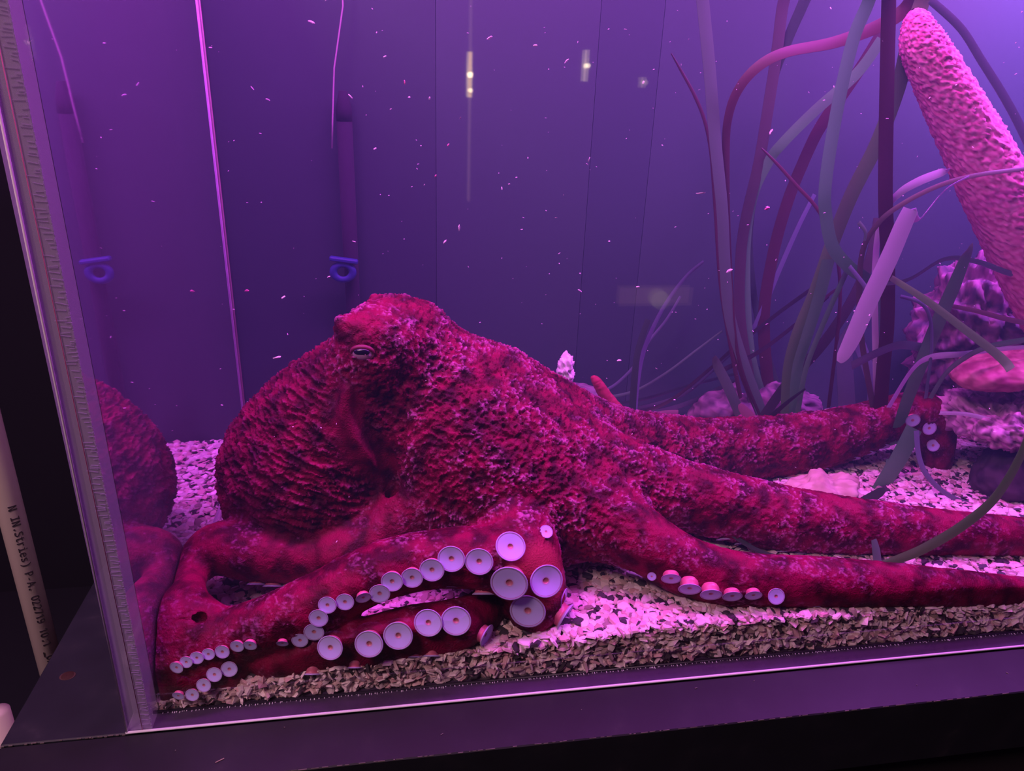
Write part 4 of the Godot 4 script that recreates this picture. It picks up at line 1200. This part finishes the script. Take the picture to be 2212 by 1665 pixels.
func plants() -> void:
	var leaf := {}
	for k in [["green", 0.09, 0.3, 0.12], ["teal", 0.12, 0.36, 0.2], ["olive", 0.13, 0.28, 0.1], ["maroon", 0.06, 0.022, 0.022], ["brown", 0.06, 0.06, 0.04], ["pale", 0.72, 0.6, 0.85], ["dark", 0.022, 0.06, 0.03], ["violet", 0.12, 0.16, 0.2], ["grey", 0.09, 0.18, 0.12], ["rose", 0.26, 0.12, 0.16]]:
		var m := mat(lin(k[1], k[2], k[3]), 0.5)
		m.backlight_enabled = true
		m.backlight = Color(0.35, 0.35, 0.35)
		leaf[k[0]] = m
	var beds := [
		{"name": "seagrass_clump", "label": "Tall grey-green seagrass clump left of the others, beyond the octopus web", "leaves": [["grey", 0.1, 0, [0.6776, 0.7587, -0.42, 0.0178, 0.6911, 0.7174, -0.4263, 0.0178, 0.7125, 0.6455, -0.4325, 0.018, 0.7364, 0.5557, -0.4387, 0.0182, 0.7645, 0.4579, -0.445, 0.0185, 0.7847, 0.3729, -0.4512, 0.0187, 0.8081, 0.2892, -0.4575, 0.0188, 0.8473, 0.2071, -0.4638, 0.0189, 0.9002, 0.11, -0.47, 0.0191]], ["maroon", 0, 0, [0.6618, 0.6641, -0.45, 0.0013, 0.6803, 0.6446, -0.4571, 0.0038, 0.7079, 0.6125, -0.4643, 0.0052, 0.7309, 0.5787, -0.4714, 0.0054, 0.7504, 0.5336, -0.4786, 0.0055, 0.7722, 0.4515, -0.4857, 0.0057, 0.8081, 0.3098, -0.4929, 0.0068, 0.8738, 0.124, -0.5, 0.0081]], ["grey", 0, 0, [0.7645, 0.2405, -0.4, 0.0057, 0.7754, 0.2225, -0.4067, 0.0159, 0.8043, 0.1797, -0.4133, 0.0177, 0.8412, 0.1181, -0.42, 0.0183]], ["rose", 0, 0, [0.8195, 0.1592, -0.4, 0.0044, 0.8276, 0.1484, -0.4, 0.0148, 0.8645, 0.1141, -0.4, 0.0181]], ["violet", 0.3, 0, [0.6831, 0.0958, -0.5, 0.0143, 0.6841, 0.145, -0.506, 0.0126, 0.6916, 0.2096, -0.512, 0.0109, 0.718, 0.28, -0.518, 0.0092, 0.7538, 0.333, -0.524, 0.0076, 0.7849, 0.3585, -0.53, 0.0061]], ["dark", 0, 0, [0.672, 0.1011, -0.48, 0.0133, 0.6721, 0.1618, -0.4867, 0.0123, 0.675, 0.2166, -0.4933, 0.0114, 0.689, 0.27, -0.5, 0.0106]], ["violet", 0, 0, [0.629, 0.1197, -0.55, 0.0057, 0.6613, 0.1362, -0.55, 0.0055, 0.6954, 0.1744, -0.55, 0.0053, 0.7123, 0.2124, -0.55, 0.0051, 0.7409, 0.2537, -0.55, 0.0049, 0.7608, 0.2944, -0.55, 0.0047]], ["grey", 0, 0, [0.6382, 0.1105, -0.55, 0.0057, 0.6975, 0.1208, -0.5525, 0.0053, 0.7548, 0.1535, -0.555, 0.0049, 0.8027, 0.1908, -0.5575, 0.0045, 0.8504, 0.2277, -0.56, 0.0041]], ["violet", 0.5, 0, [0.6397, 0.0926, -0.55, 0.0098, 0.7248, 0.1065, -0.5525, 0.0091, 0.793, 0.1257, -0.555, 0.0083, 0.8624, 0.1406, -0.5575, 0.0075, 0.9154, 0.1517, -0.56, 0.0067]], ["violet", 0.4, 0, [0.6544, 0.0857, -0.54, 0.0131, 0.7226, 0.0947, -0.5425, 0.0115, 0.7902, 0.1165, -0.545, 0.0099, 0.8378, 0.1586, -0.5475, 0.0082, 0.8842, 0.2047, -0.55, 0.0065]], ["violet", 0.4, 0, [0.6636, 0.0782, -0.54, 0.0148, 0.7412, 0.0832, -0.5425, 0.0133, 0.8096, 0.1023, -0.545, 0.0117, 0.8683, 0.131, -0.5475, 0.01, 0.9353, 0.164, -0.55, 0.0083]], ["brown", 0.4, 0, [0.6691, 0.0781, -0.53, 0.0082, 0.7512, 0.1064, -0.53, 0.0088, 0.8206, 0.1658, -0.53, 0.0094, 0.873, 0.2161, -0.53, 0.01, 0.9401, 0.2736, -0.53, 0.0105, 0.9923, 0.3141, -0.53, 0.0111]], ["rose", 0, 0, [0.6919, 0.0911, -0.5, 0.0112, 0.7326, 0.1001, -0.5, 0.0096, 0.7619, 0.1016, -0.5, 0.008]]]},
		{"name": "seagrass_clump", "label": "Dense clump of maroon and dark green seagrass in the middle of the group", "leaves": [["olive", 0.15, 0, [0.9624, 0.7569, -0.36, 0.0235, 0.9636, 0.7315, -0.37, 0.0234, 0.965, 0.6828, -0.38, 0.0234, 0.9702, 0.6313, -0.39, 0.0235, 0.9634, 0.5577, -0.4, 0.0237, 0.9467, 0.4853, -0.41, 0.0238, 0.9383, 0.4154, -0.42, 0.0238, 0.9321, 0.3336, -0.43, 0.0239, 0.9227, 0.2619, -0.44, 0.0239, 0.925, 0.194, -0.45, 0.0238, 0.9441, 0.0997, -0.46, 0.0239]], ["maroon", 0.35, 0.3, [0.9578, 0.7428, -0.38, 0.0193, 0.9518, 0.7242, -0.3882, 0.0183, 0.9218, 0.704, -0.3964, 0.0173, 0.8706, 0.6843, -0.4045, 0.0161, 0.8106, 0.6708, -0.4127, 0.0149, 0.7777, 0.6525, -0.4209, 0.0138, 0.7574, 0.6237, -0.4291, 0.0128, 0.7512, 0.5871, -0.4373, 0.0117, 0.7584, 0.5367, -0.4455, 0.0107, 0.7848, 0.4081, -0.4536, 0.0099, 0.8315, 0.2244, -0.4618, 0.0091, 0.8974, 0.1013, -0.47, 0.008]], ["brown", 0, 0, [0.8317, 0.7569, -0.48, 0.0193, 0.8314, 0.7284, -0.485, 0.0192, 0.8357, 0.6813, -0.49, 0.0193, 0.8386, 0.6193, -0.495, 0.0195, 0.8399, 0.52, -0.5, 0.0199, 0.8352, 0.4347, -0.505, 0.0202, 0.8391, 0.3668, -0.51, 0.0203, 0.8597, 0.2547, -0.515, 0.0208, 0.9143, 0.096, -0.52, 0.0216]], ["dark", 0.3, 0, [0.8717, 0.7599, -0.49, 0.0169, 0.8634, 0.7305, -0.4925, 0.0158, 0.8514, 0.6882, -0.495, 0.0147, 0.8398, 0.632, -0.4975, 0.0137, 0.8416, 0.5538, -0.5, 0.0127]], ["green", 0.2, 0, [0.984, 0.6958, -0.47, 0.016, 0.9594, 0.6488, -0.4775, 0.0161, 0.9082, 0.596, -0.485, 0.0162, 0.869, 0.5483, -0.4925, 0.0163, 0.8552, 0.5203, -0.5, 0.0164, 0.8418, 0.4631, -0.5075, 0.0166, 0.8497, 0.3657, -0.515, 0.017, 0.889, 0.2014, -0.5225, 0.0179, 0.9505, 0.0717, -0.53, 0.0186]], ["maroon", 0.1, 0, [1.0067, 0.7166, -0.5, 0.0191, 0.9875, 0.6691, -0.505, 0.0194, 0.9692, 0.6298, -0.51, 0.0197, 0.9414, 0.5756, -0.515, 0.0201, 0.9269, 0.5267, -0.52, 0.0204, 0.9119, 0.4541, -0.525, 0.0209, 0.9053, 0.3622, -0.53, 0.0216, 0.913, 0.2475, -0.535, 0.0225, 0.9594, 0.0761, -0.54, 0.0238]], ["green", 0, 0, [0.9368, 0.3871, -0.42, 0.024, 0.9368, 0.3274, -0.425, 0.0232, 0.9318, 0.2572, -0.43, 0.0223, 0.9297, 0.1996, -0.435, 0.0212, 0.9434, 0.1133, -0.44, 0.0204]], ["green", 0, 0, [0.965, 0.3714, -0.41, 0.0099, 0.9555, 0.3226, -0.415, 0.0101, 0.9463, 0.2681, -0.42, 0.0103, 0.9382, 0.2033, -0.425, 0.0105, 0.9429, 0.118, -0.43, 0.0109]], ["maroon", 0, 0, [0.8094, 0.5447, -0.44, 0.002, 0.8395, 0.5226, -0.4417, 0.0047, 0.8755, 0.4932, -0.4433, 0.0055, 0.9171, 0.4594, -0.445, 0.0056, 0.9556, 0.4101, -0.4467, 0.0057, 0.99, 0.3128, -0.4483, 0.0067, 1.0112, 0.1236, -0.45, 0.0079]], ["violet", 0.1, 0, [1.0282, 0.1193, -0.42, 0.039, 1.015, 0.1703, -0.42, 0.0364, 1.0014, 0.2197, -0.42, 0.0339, 0.9965, 0.2594, -0.42, 0.0316, 1.0219, 0.29, -0.42, 0.0295]], ["dark", 0.3, 0, [0.8797, 0.1254, -0.41, 0.0151, 0.9102, 0.1511, -0.415, 0.0098, 0.9415, 0.1726, -0.42, 0.0045]], ["brown", 0.15, 0, [0.9061, 0.101, -0.47, 0.024, 0.9392, 0.1597, -0.472, 0.0247, 0.9936, 0.233, -0.474, 0.0253, 1.0298, 0.3045, -0.476, 0.0258, 1.0482, 0.3738, -0.478, 0.0262, 1.0498, 0.4406, -0.48, 0.0266]], ["rose", 0.4, 0, [0.9428, 0.2787, -0.46, 0.0091, 0.9617, 0.3059, -0.46, 0.008, 0.9822, 0.325, -0.46, 0.007, 0.9972, 0.331, -0.46, 0.006]], ["brown", 0.5, 0, [0.8314, 0.1771, -0.5, 0.0142, 0.8937, 0.2093, -0.5, 0.0132, 0.9525, 0.258, -0.5, 0.012, 1.002, 0.306, -0.5, 0.0109]], ["violet", 0, 0, [1.088, 0.1034, -0.44, 0.0208, 1.0813, 0.1585, -0.4433, 0.0215, 1.0587, 0.2083, -0.4467, 0.0223, 1.0206, 0.2728, -0.45, 0.0228]], ["violet", 0.2, 0, [0.9331, 0.0677, -0.53, 0.0169, 0.8827, 0.1632, -0.5325, 0.0147, 0.9128, 0.2971, -0.535, 0.0127, 0.944, 0.4071, -0.5375, 0.0108, 0.9665, 0.4673, -0.54, 0.0091]], ["dark", 0.2, 0, [1.0007, 0.0558, -0.55, 0.019, 0.9127, 0.2427, -0.55, 0.0157, 0.8708, 0.389, -0.55, 0.0129, 0.8693, 0.4939, -0.55, 0.0105]]]},
		{"name": "seagrass_clump", "label": "Seagrass clump with a wide maroon strap before the pink branch", "leaves": [["maroon", 0.05, 0, [0.872, 0.7469, -0.31, 0.021, 0.886, 0.7187, -0.32, 0.0213, 0.9139, 0.6246, -0.33, 0.0223, 0.9511, 0.4953, -0.34, 0.0237, 0.9846, 0.4029, -0.35, 0.0246, 1.0162, 0.3014, -0.36, 0.0256, 1.0358, 0.2219, -0.37, 0.0264, 1.0612, 0.1196, -0.38, 0.0273]], ["teal", 0.2, 0.25, [0.8655, 0.7487, -0.33, 0.0169, 0.8675, 0.7267, -0.3364, 0.0168, 0.8604, 0.6825, -0.3427, 0.0169, 0.8606, 0.5942, -0.3491, 0.0173, 0.8682, 0.5045, -0.3555, 0.0177, 0.8829, 0.4595, -0.3618, 0.0178, 0.9069, 0.4157, -0.3682, 0.0178, 0.946, 0.3836, -0.3745, 0.0179, 0.9782, 0.3664, -0.3809, 0.0178, 1.0127, 0.3372, -0.3873, 0.0177, 1.0439, 0.2441, -0.3936, 0.0181, 1.073, 0.1267, -0.4, 0.0185]], ["pale", 0.05, 0, [0.9265, 0.4893, -0.25, 0.0234, 0.9206, 0.4672, -0.25, 0.0271, 0.9116, 0.4256, -0.25, 0.0287, 0.896, 0.367, -0.25, 0.0293, 0.8849, 0.319, -0.25, 0.0273, 0.8769, 0.2941, -0.25, 0.0213, 0.8721, 0.2848, -0.25, 0.0075]], ["pale", 0.9, 0, [0.9281, 0.489, -0.252, 0.0117, 0.95, 0.4742, -0.2613, 0.0099, 0.9837, 0.5101, -0.2707, 0.008, 1.0212, 0.527, -0.28, 0.006]], ["pale", 0, 0, [1.0318, 0.5322, -0.33, 0.0038, 1.0279, 0.5263, -0.3383, 0.0115, 1.0023, 0.5126, -0.3467, 0.0128, 0.9811, 0.4935, -0.355, 0.0117, 0.97, 0.4599, -0.3633, 0.0106, 0.9865, 0.3701, -0.3717, 0.011, 1.0488, 0.1533, -0.38, 0.0135]], ["brown", 0.6, 0, [1.1224, 0.5427, -0.27, 0.0054, 1.0952, 0.5372, -0.2837, 0.0057, 1.0476, 0.5277, -0.2975, 0.006, 1.0076, 0.5122, -0.3113, 0.0063, 0.9692, 0.4852, -0.325, 0.0066, 0.9476, 0.4544, -0.3387, 0.007, 0.9439, 0.4023, -0.3525, 0.0075, 0.9802, 0.2853, -0.3662, 0.0082, 1.0487, 0.1368, -0.38, 0.0091]], ["olive", 0.1, 0, [0.9362, 0.396, -0.27, 0.0074, 0.96, 0.3832, -0.265, 0.0085, 0.9966, 0.363, -0.26, 0.0096, 1.0565, 0.3261, -0.255, 0.0109, 1.1054, 0.2956, -0.25, 0.0121, 1.1259, 0.2804, -0.245, 0.0132, 1.1335, 0.271, -0.24, 0.0143]], ["green", 0, 0, [1.052, 0.4389, -0.28, 0.0063, 1.0608, 0.4221, -0.2933, 0.0204, 1.0657, 0.3727, -0.3067, 0.0276, 1.0669, 0.3133, -0.32, 0.0299, 1.0675, 0.2352, -0.3333, 0.0282, 1.0713, 0.1673, -0.3467, 0.0263, 1.0788, 0.095, -0.36, 0.0227]], ["green", 0, 0, [1.0832, 0.1384, -0.33, 0.0364, 1.063, 0.0955, -0.32, 0.038, 1.0356, 0.0484, -0.31, 0.0338, 1.0111, 0.005, -0.3, 0.0265]], ["dark", 0.1, 0, [1.0094, 0.0665, -0.27, 0.007, 1.0012, 0.0621, -0.27, 0.0169, 0.9778, 0.0465, -0.27, 0.0198, 0.9541, 0.0316, -0.27, 0.0127]], ["teal", 0, 0, [1.0644, 0.0807, -0.34, 0.0194, 1.0652, 0.0409, -0.335, 0.0173, 1.0609, 0.0007, -0.33, 0.0152]], ["violet", 0.2, 0, [1.0535, 0.1549, -0.29, 0.0084, 1.0605, 0.1166, -0.28, 0.008, 1.0773, 0.0852, -0.27, 0.0076, 1.1135, 0.0564, -0.26, 0.0073, 1.158, 0.0416, -0.25, 0.0069, 1.2045, 0.034, -0.24, 0.0064]], ["pale", 0.3, 0, [1.0937, 0.178, -0.3, 0.0063, 1.1353, 0.1776, -0.2925, 0.0067, 1.1805, 0.1661, -0.285, 0.0071, 1.232, 0.1416, -0.2775, 0.0075, 1.2834, 0.1109, -0.27, 0.0079]], ["pale", 0.4, 0, [1.0132, 0.1858, -0.31, 0.0168, 1.0346, 0.2459, -0.308, 0.0145, 1.058, 0.2666, -0.306, 0.0126, 1.1087, 0.2712, -0.304, 0.0107, 1.1592, 0.2781, -0.302, 0.0088, 1.2267, 0.2824, -0.3, 0.0069]], ["green", 0.3, 0, [1.071, 0.2033, -0.3, 0.0153, 1.0866, 0.2439, -0.3, 0.0137, 1.1139, 0.2689, -0.3, 0.0123, 1.1478, 0.2841, -0.3, 0.0109, 1.2221, 0.2957, -0.3, 0.0096]], ["violet", 0, 0, [0.9722, 0.3646, -0.29, 0.0051, 1.0112, 0.3528, -0.295, 0.0054, 1.0366, 0.3271, -0.3, 0.0056, 1.0562, 0.2756, -0.305, 0.0059, 1.0719, 0.199, -0.31, 0.0063]], ["rose", 0.3, 0, [1.0865, 0.3384, -0.33, 0.0061, 1.1355, 0.3293, -0.33, 0.0069, 1.1864, 0.317, -0.33, 0.0077, 1.2551, 0.3035, -0.33, 0.0085]], ["violet", 0.4, 0, [0.9585, 0.368, -0.34, 0.006, 1.0161, 0.3745, -0.34, 0.0066, 1.0675, 0.405, -0.34, 0.0071, 1.1215, 0.4016, -0.34, 0.0077, 1.1811, 0.3841, -0.34, 0.0084, 1.2492, 0.3697, -0.34, 0.0091]], ["violet", 0.2, 0, [0.925, 0.729, -0.3, 0.0089, 0.977, 0.7014, -0.304, 0.0096, 1.0202, 0.6666, -0.308, 0.0103, 1.0706, 0.6244, -0.312, 0.0111, 1.1183, 0.5796, -0.316, 0.0119, 1.1796, 0.5136, -0.32, 0.0129]], ["violet", 0.3, 0, [0.9506, 0.2471, -0.33, 0.0179, 0.991, 0.2681, -0.33, 0.0161, 1.0265, 0.2783, -0.33, 0.0143, 1.0751, 0.27, -0.33, 0.0125]], ["grey", 0, 0, [0.8921, 0.464, -0.3, 0.0062, 0.9051, 0.4518, -0.3, 0.005, 0.9067, 0.4394, -0.3, 0.0037]], ["violet", 0, 0, [0.8921, 0.4047, -0.3, 0.0057, 0.9233, 0.3755, -0.3, 0.0067, 0.9335, 0.3622, -0.3, 0.0077]]]},
		{"name": "seagrass_leaf", "label": "Loose dark olive seagrass leaf curving across the two front right arms", "leaves": [["olive", 0.1, 0, [1.0502, 0.3493, -0.1, 0.0087, 1.0446, 0.2789, -0.0979, 0.0112, 1.039, 0.2142, -0.0957, 0.0138, 1.0196, 0.1573, -0.0936, 0.0152, 0.9831, 0.1201, -0.0914, 0.0159, 0.9369, 0.0916, -0.0893, 0.0153, 0.8997, 0.0785, -0.0871, 0.0129, 0.8764, 0.0756, -0.085, 0.007]]]},
		{"name": "seagrass_leaf", "label": "Short thin dark seagrass leaf lying behind the front right arm", "leaves": [["dark", 0.2, 0, [0.7076, 0.0789, -0.17, 0.0037, 0.7227, 0.0701, -0.16, 0.0061, 0.7458, 0.0592, -0.15, 0.0061, 0.7747, 0.0523, -0.14, 0.0049]]]},
		{"name": "seagrass_leaf", "label": "Short grey-blue seagrass stub standing between the two front right arms", "leaves": [["grey", 0, 0, [0.8902, 0.0835, -0.125, 0.0073, 0.8938, 0.0687, -0.12, 0.0121, 0.898, 0.0487, -0.115, 0.0122]]]},
	]
	for d in beds:
		if d.leaves.size() == 1:
			var l = d.leaves[0]
			var o := put(blade(four(l[3]), l[1], l[2]), d.name, leaf[l[0]])
			tag(o, d.label, "seagrass")
			continue
		var root := base(d.name, Vector3.ZERO)
		tag(root, d.label, "seagrass")
		for l in d.leaves:
			put(blade(four(l[3]), l[1], l[2]), "leaf", leaf[l[0]], root)


# ---------------------------------------------------------------- pipes beside the tank
func pipes() -> void:
	for d in [
		{"x": -0.2, "z": -0.2762, "r": 0.0147, "h": 2.6, "label": "Pale plastic water pipe with printed lettering beside the stand", "text": "N IN.Stries) P-A. 022719 10:1 _0X", "face": [0.515, 0.737], "ty": 0.894},
		{"x": -0.165, "z": -0.0903, "r": 0.0122, "h": 0.86, "label": "Shorter pale pipe stub at the lower left corner of the stand", "text": "", "face": [0, 1], "ty": 0},
	]:
		var o := base("water_pipe", Vector3(d.x, -0.9, d.z))
		tag(o, d.label, "pipe")
		put(tube([Vector3(0, 0, 0), Vector3(0, d.h, 0)], [d.r, d.r], 32), "pipe_body", M.pvc, o)
		if d.text:
			var tm := TextMesh.new()
			var f := SystemFont.new()
			f.font_names = PackedStringArray(["Droid Sans Mono"])
			tm.font = f
			tm.text = d.text
			tm.font_size = 32
			tm.pixel_size = 0.0125 / 32.0
			tm.depth = 0.001
			var t := put(tm, "print", M.ink, o)
			var n := Vector3(d.face[0], 0, d.face[1]).normalized()
			t.transform = Transform3D(Basis(Vector3.DOWN, n.cross(Vector3.DOWN), n), n * (d.r + 0.0001) + Vector3(0, d.ty, 0))


# ---------------------------------------------------------------- particles in the water
func drifting() -> void:
	var white := mat(Color(0.86, 0.82, 0.84), 0.6)
	var pink := mat(Color(0.85, 0.45, 0.60), 0.6)
	var shapes := []
	for k in 4:
		shapes.append(chip_mesh(300 + k))
	var r := RandomNumberGenerator.new()
	r.seed = 91
	for d in [
		[0.38742, 0.66302, -0.26116, 0.00245, "w", 1.60000, 0.50000, "Curled bright lilac flake drifting at the top centre of the water"],
		[0.20489, 0.66829, -0.22790, 0.00201, "w", 1.80000, -0.40000, "Pale flake drifting just above the pale air line"],
		[0.06347, 0.31772, -0.52000, 0.00343, "p", 1, 0, "Round pink fleck floating beside the back left corner seam"],
		[0.16274, 0.36197, -0.10372, 0.00275, "w", 1.60000, 0.20000, "Ragged pale scrap drifting left of the mantle"],
		[0.34581, 0.48077, -0.15192, 0.00182, "w", 2, 1.50000, "Pale flake drifting well above the octopus's crown"],
		[0.33942, 0.44481, -0.25929, 0.00208, "w", 1.60000, 0.90000, "Pale flake drifting a little above the octopus's crown"],
		[0.69657, 0.49858, -0.18471, 0.00316, "p", 1.10000, 0.40000, "Round pinkish flake drifting among the seagrass"],
		[0.61054, 0.51570, -0.17461, 0.00277, "w", 2, 0.10000, "Pale flake drifting just below the tall grey-green leaf"],
		[0.50252, 0.38844, -0.24486, 0.00248, "w", 1.40000, -0.60000, "Pale flake drifting a little above the white coral stub"],
		[0.53053, 0.42632, -0.11839, 0.00187, "w", 1.20000, 0, "Pale flake drifting well above the white coral stub"],
		[0.56116, 0.62499, -0.25499, 0.00200, "w", 1, 1, "Pale flake drifting just below the thin maroon leaf tip"],
		[0.29872, 0.60255, -0.19393, 0.00153, "w", 1, 0, "Pale flake drifting a little left of the bright lamp glint"],
		[0.31740, 0.60294, -0.16632, 0.00148, "w", 1.20000, 1.40000, "Pale flake drifting well right of the pale air line"],
		[0.33698, 0.55862, -0.18526, 0.00156, "p", 1, 1, "Pinkish flake drifting a little below the bright lamp glint"],
		[0.32193, 0.53176, -0.15090, 0.00151, "p", 1, 1, "Pinkish flake drifting well right of the dark standpipe"],
		[0.24419, 0.60333, -0.11768, 0.00159, "w", 1.80000, -0.80000, "Pale flake drifting a little below the pale air line"],
		[0.27522, 0.63597, -0.06962, 0.00105, "w", 1.60000, 0.50000, "Pale flake drifting a little right of the pale air line"],
		[0.26302, 0.55068, -0.21748, 0.00160, "w", 1.30000, 0.40000, "Pale flake drifting a little above the dark standpipe"],
		[0.47293, 0.55146, -0.13732, 0.00177, "w", 1.50000, 1.20000, "Pale flake drifting well below the slim lamp glint"],
		[0.65619, 0.58293, -0.12683, 0.00205, "w", 1.60000, 1.10000, "Pale flake drifting a little below the long maroon arching leaf"],
		[0.67732, 0.41951, -0.21560, 0.00275, "w", 1.60000, 0.40000, "Pale flake drifting well below the tall grey-green leaf"],
		[0.11666, 0.58636, -0.52000, 0.00209, "w", 1.60000, -0.40000, "Pale flake drifting a little right of the back left corner seam"],
		[0.09792, 0.60045, -0.52000, 0.00208, "w", 1.60000, -0.90000, "Pale flake drifting a little above the back left corner seam"],
		[0.57185, 0.28380, -0.27967, 0.00237, "w", 1.40000, 0, "Pale flake drifting a little right of the white coral stub"],
		[0.40023, 0.64933, -0.06584, 0.00150, "w", 1.40000, 0, "Pale flake drifting a little left of the slim lamp glint"],
		[0.29494, 0.61602, -0.21435, 0.00129, "p", 2, 1.70000, "Pinkish flake drifting a little left of the bright lamp glint"],
		[0.40555, 0.51731, -0.21092, 0.00138, "w", 1, 0, "Pale flake drifting well below the bright lamp glint"],
		[0.43066, 0.50336, -0.08382, 0.00120, "w", 1, 0, "Pale flake drifting well left of the tall grey-green leaf"],
		[0.50528, 0.46766, -0.15126, 0.00135, "w", 1, 0, "Pale flake drifting well below the thin maroon leaf tip"],
		[0.21121, 0.42425, -0.17631, 0.00160, "w", 1.20000, 0.40000, "Pale flake drifting just left of the blue clamp"],
		[0.17283, 0.42109, -0.10988, 0.00171, "w", 1.60000, 0.50000, "Pale flake drifting a little left of the blue clamp"],
		[0.47589, 0.64392, -0.27332, 0.00199, "w", 1.80000, 0.80000, "Pale flake drifting just left of the slim lamp glint"],
	]:
		var o := put(shapes[r.randi() % 4], "drifting_flake", pink if d[4] == "p" else white, null, Vector3(d[0], d[1], d[2]))
		o.transform = Transform3D((Basis(Vector3(0, 0, 1), d[6]) * Basis(Vector3.RIGHT, r.randf_range(0, 3))).scaled_local(Vector3(d[3] * d[5], d[3] * 0.6, d[3] * 0.7)), o.position)
		tag(o, d[7] if d[7] else "Small pale flake drifting in the water", "flake", "" if d[7] else "flakes drifting in the water")
	var mm := MultiMesh.new()
	mm.transform_format = MultiMesh.TRANSFORM_3D
	mm.mesh = shapes[0]
	mm.instance_count = 420
	for i in 420:
		var s := r.randf_range(0.0004, 0.0011)
		var b := Basis(Vector3(r.randf_range(-1, 1), r.randf_range(-1, 1), r.randf_range(-1, 1)).normalized(), r.randf_range(0, PI))
		mm.set_instance_transform(i, Transform3D(b.scaled_local(Vector3(s * r.randf_range(1, 2.4), s * 0.7, s * 0.8)), Vector3(r.randf_range(0.05, 1.4), r.randf_range(0.12, 0.8), r.randf_range(-0.57, -0.04))))
	var mi := MultiMeshInstance3D.new()
	mi.name = "drifting_specks"
	mi.multimesh = mm
	mi.material_override = white
	add_child(mi)
	tag(mi, "Fine pale specks suspended throughout the water", "specks", "", "stuff")
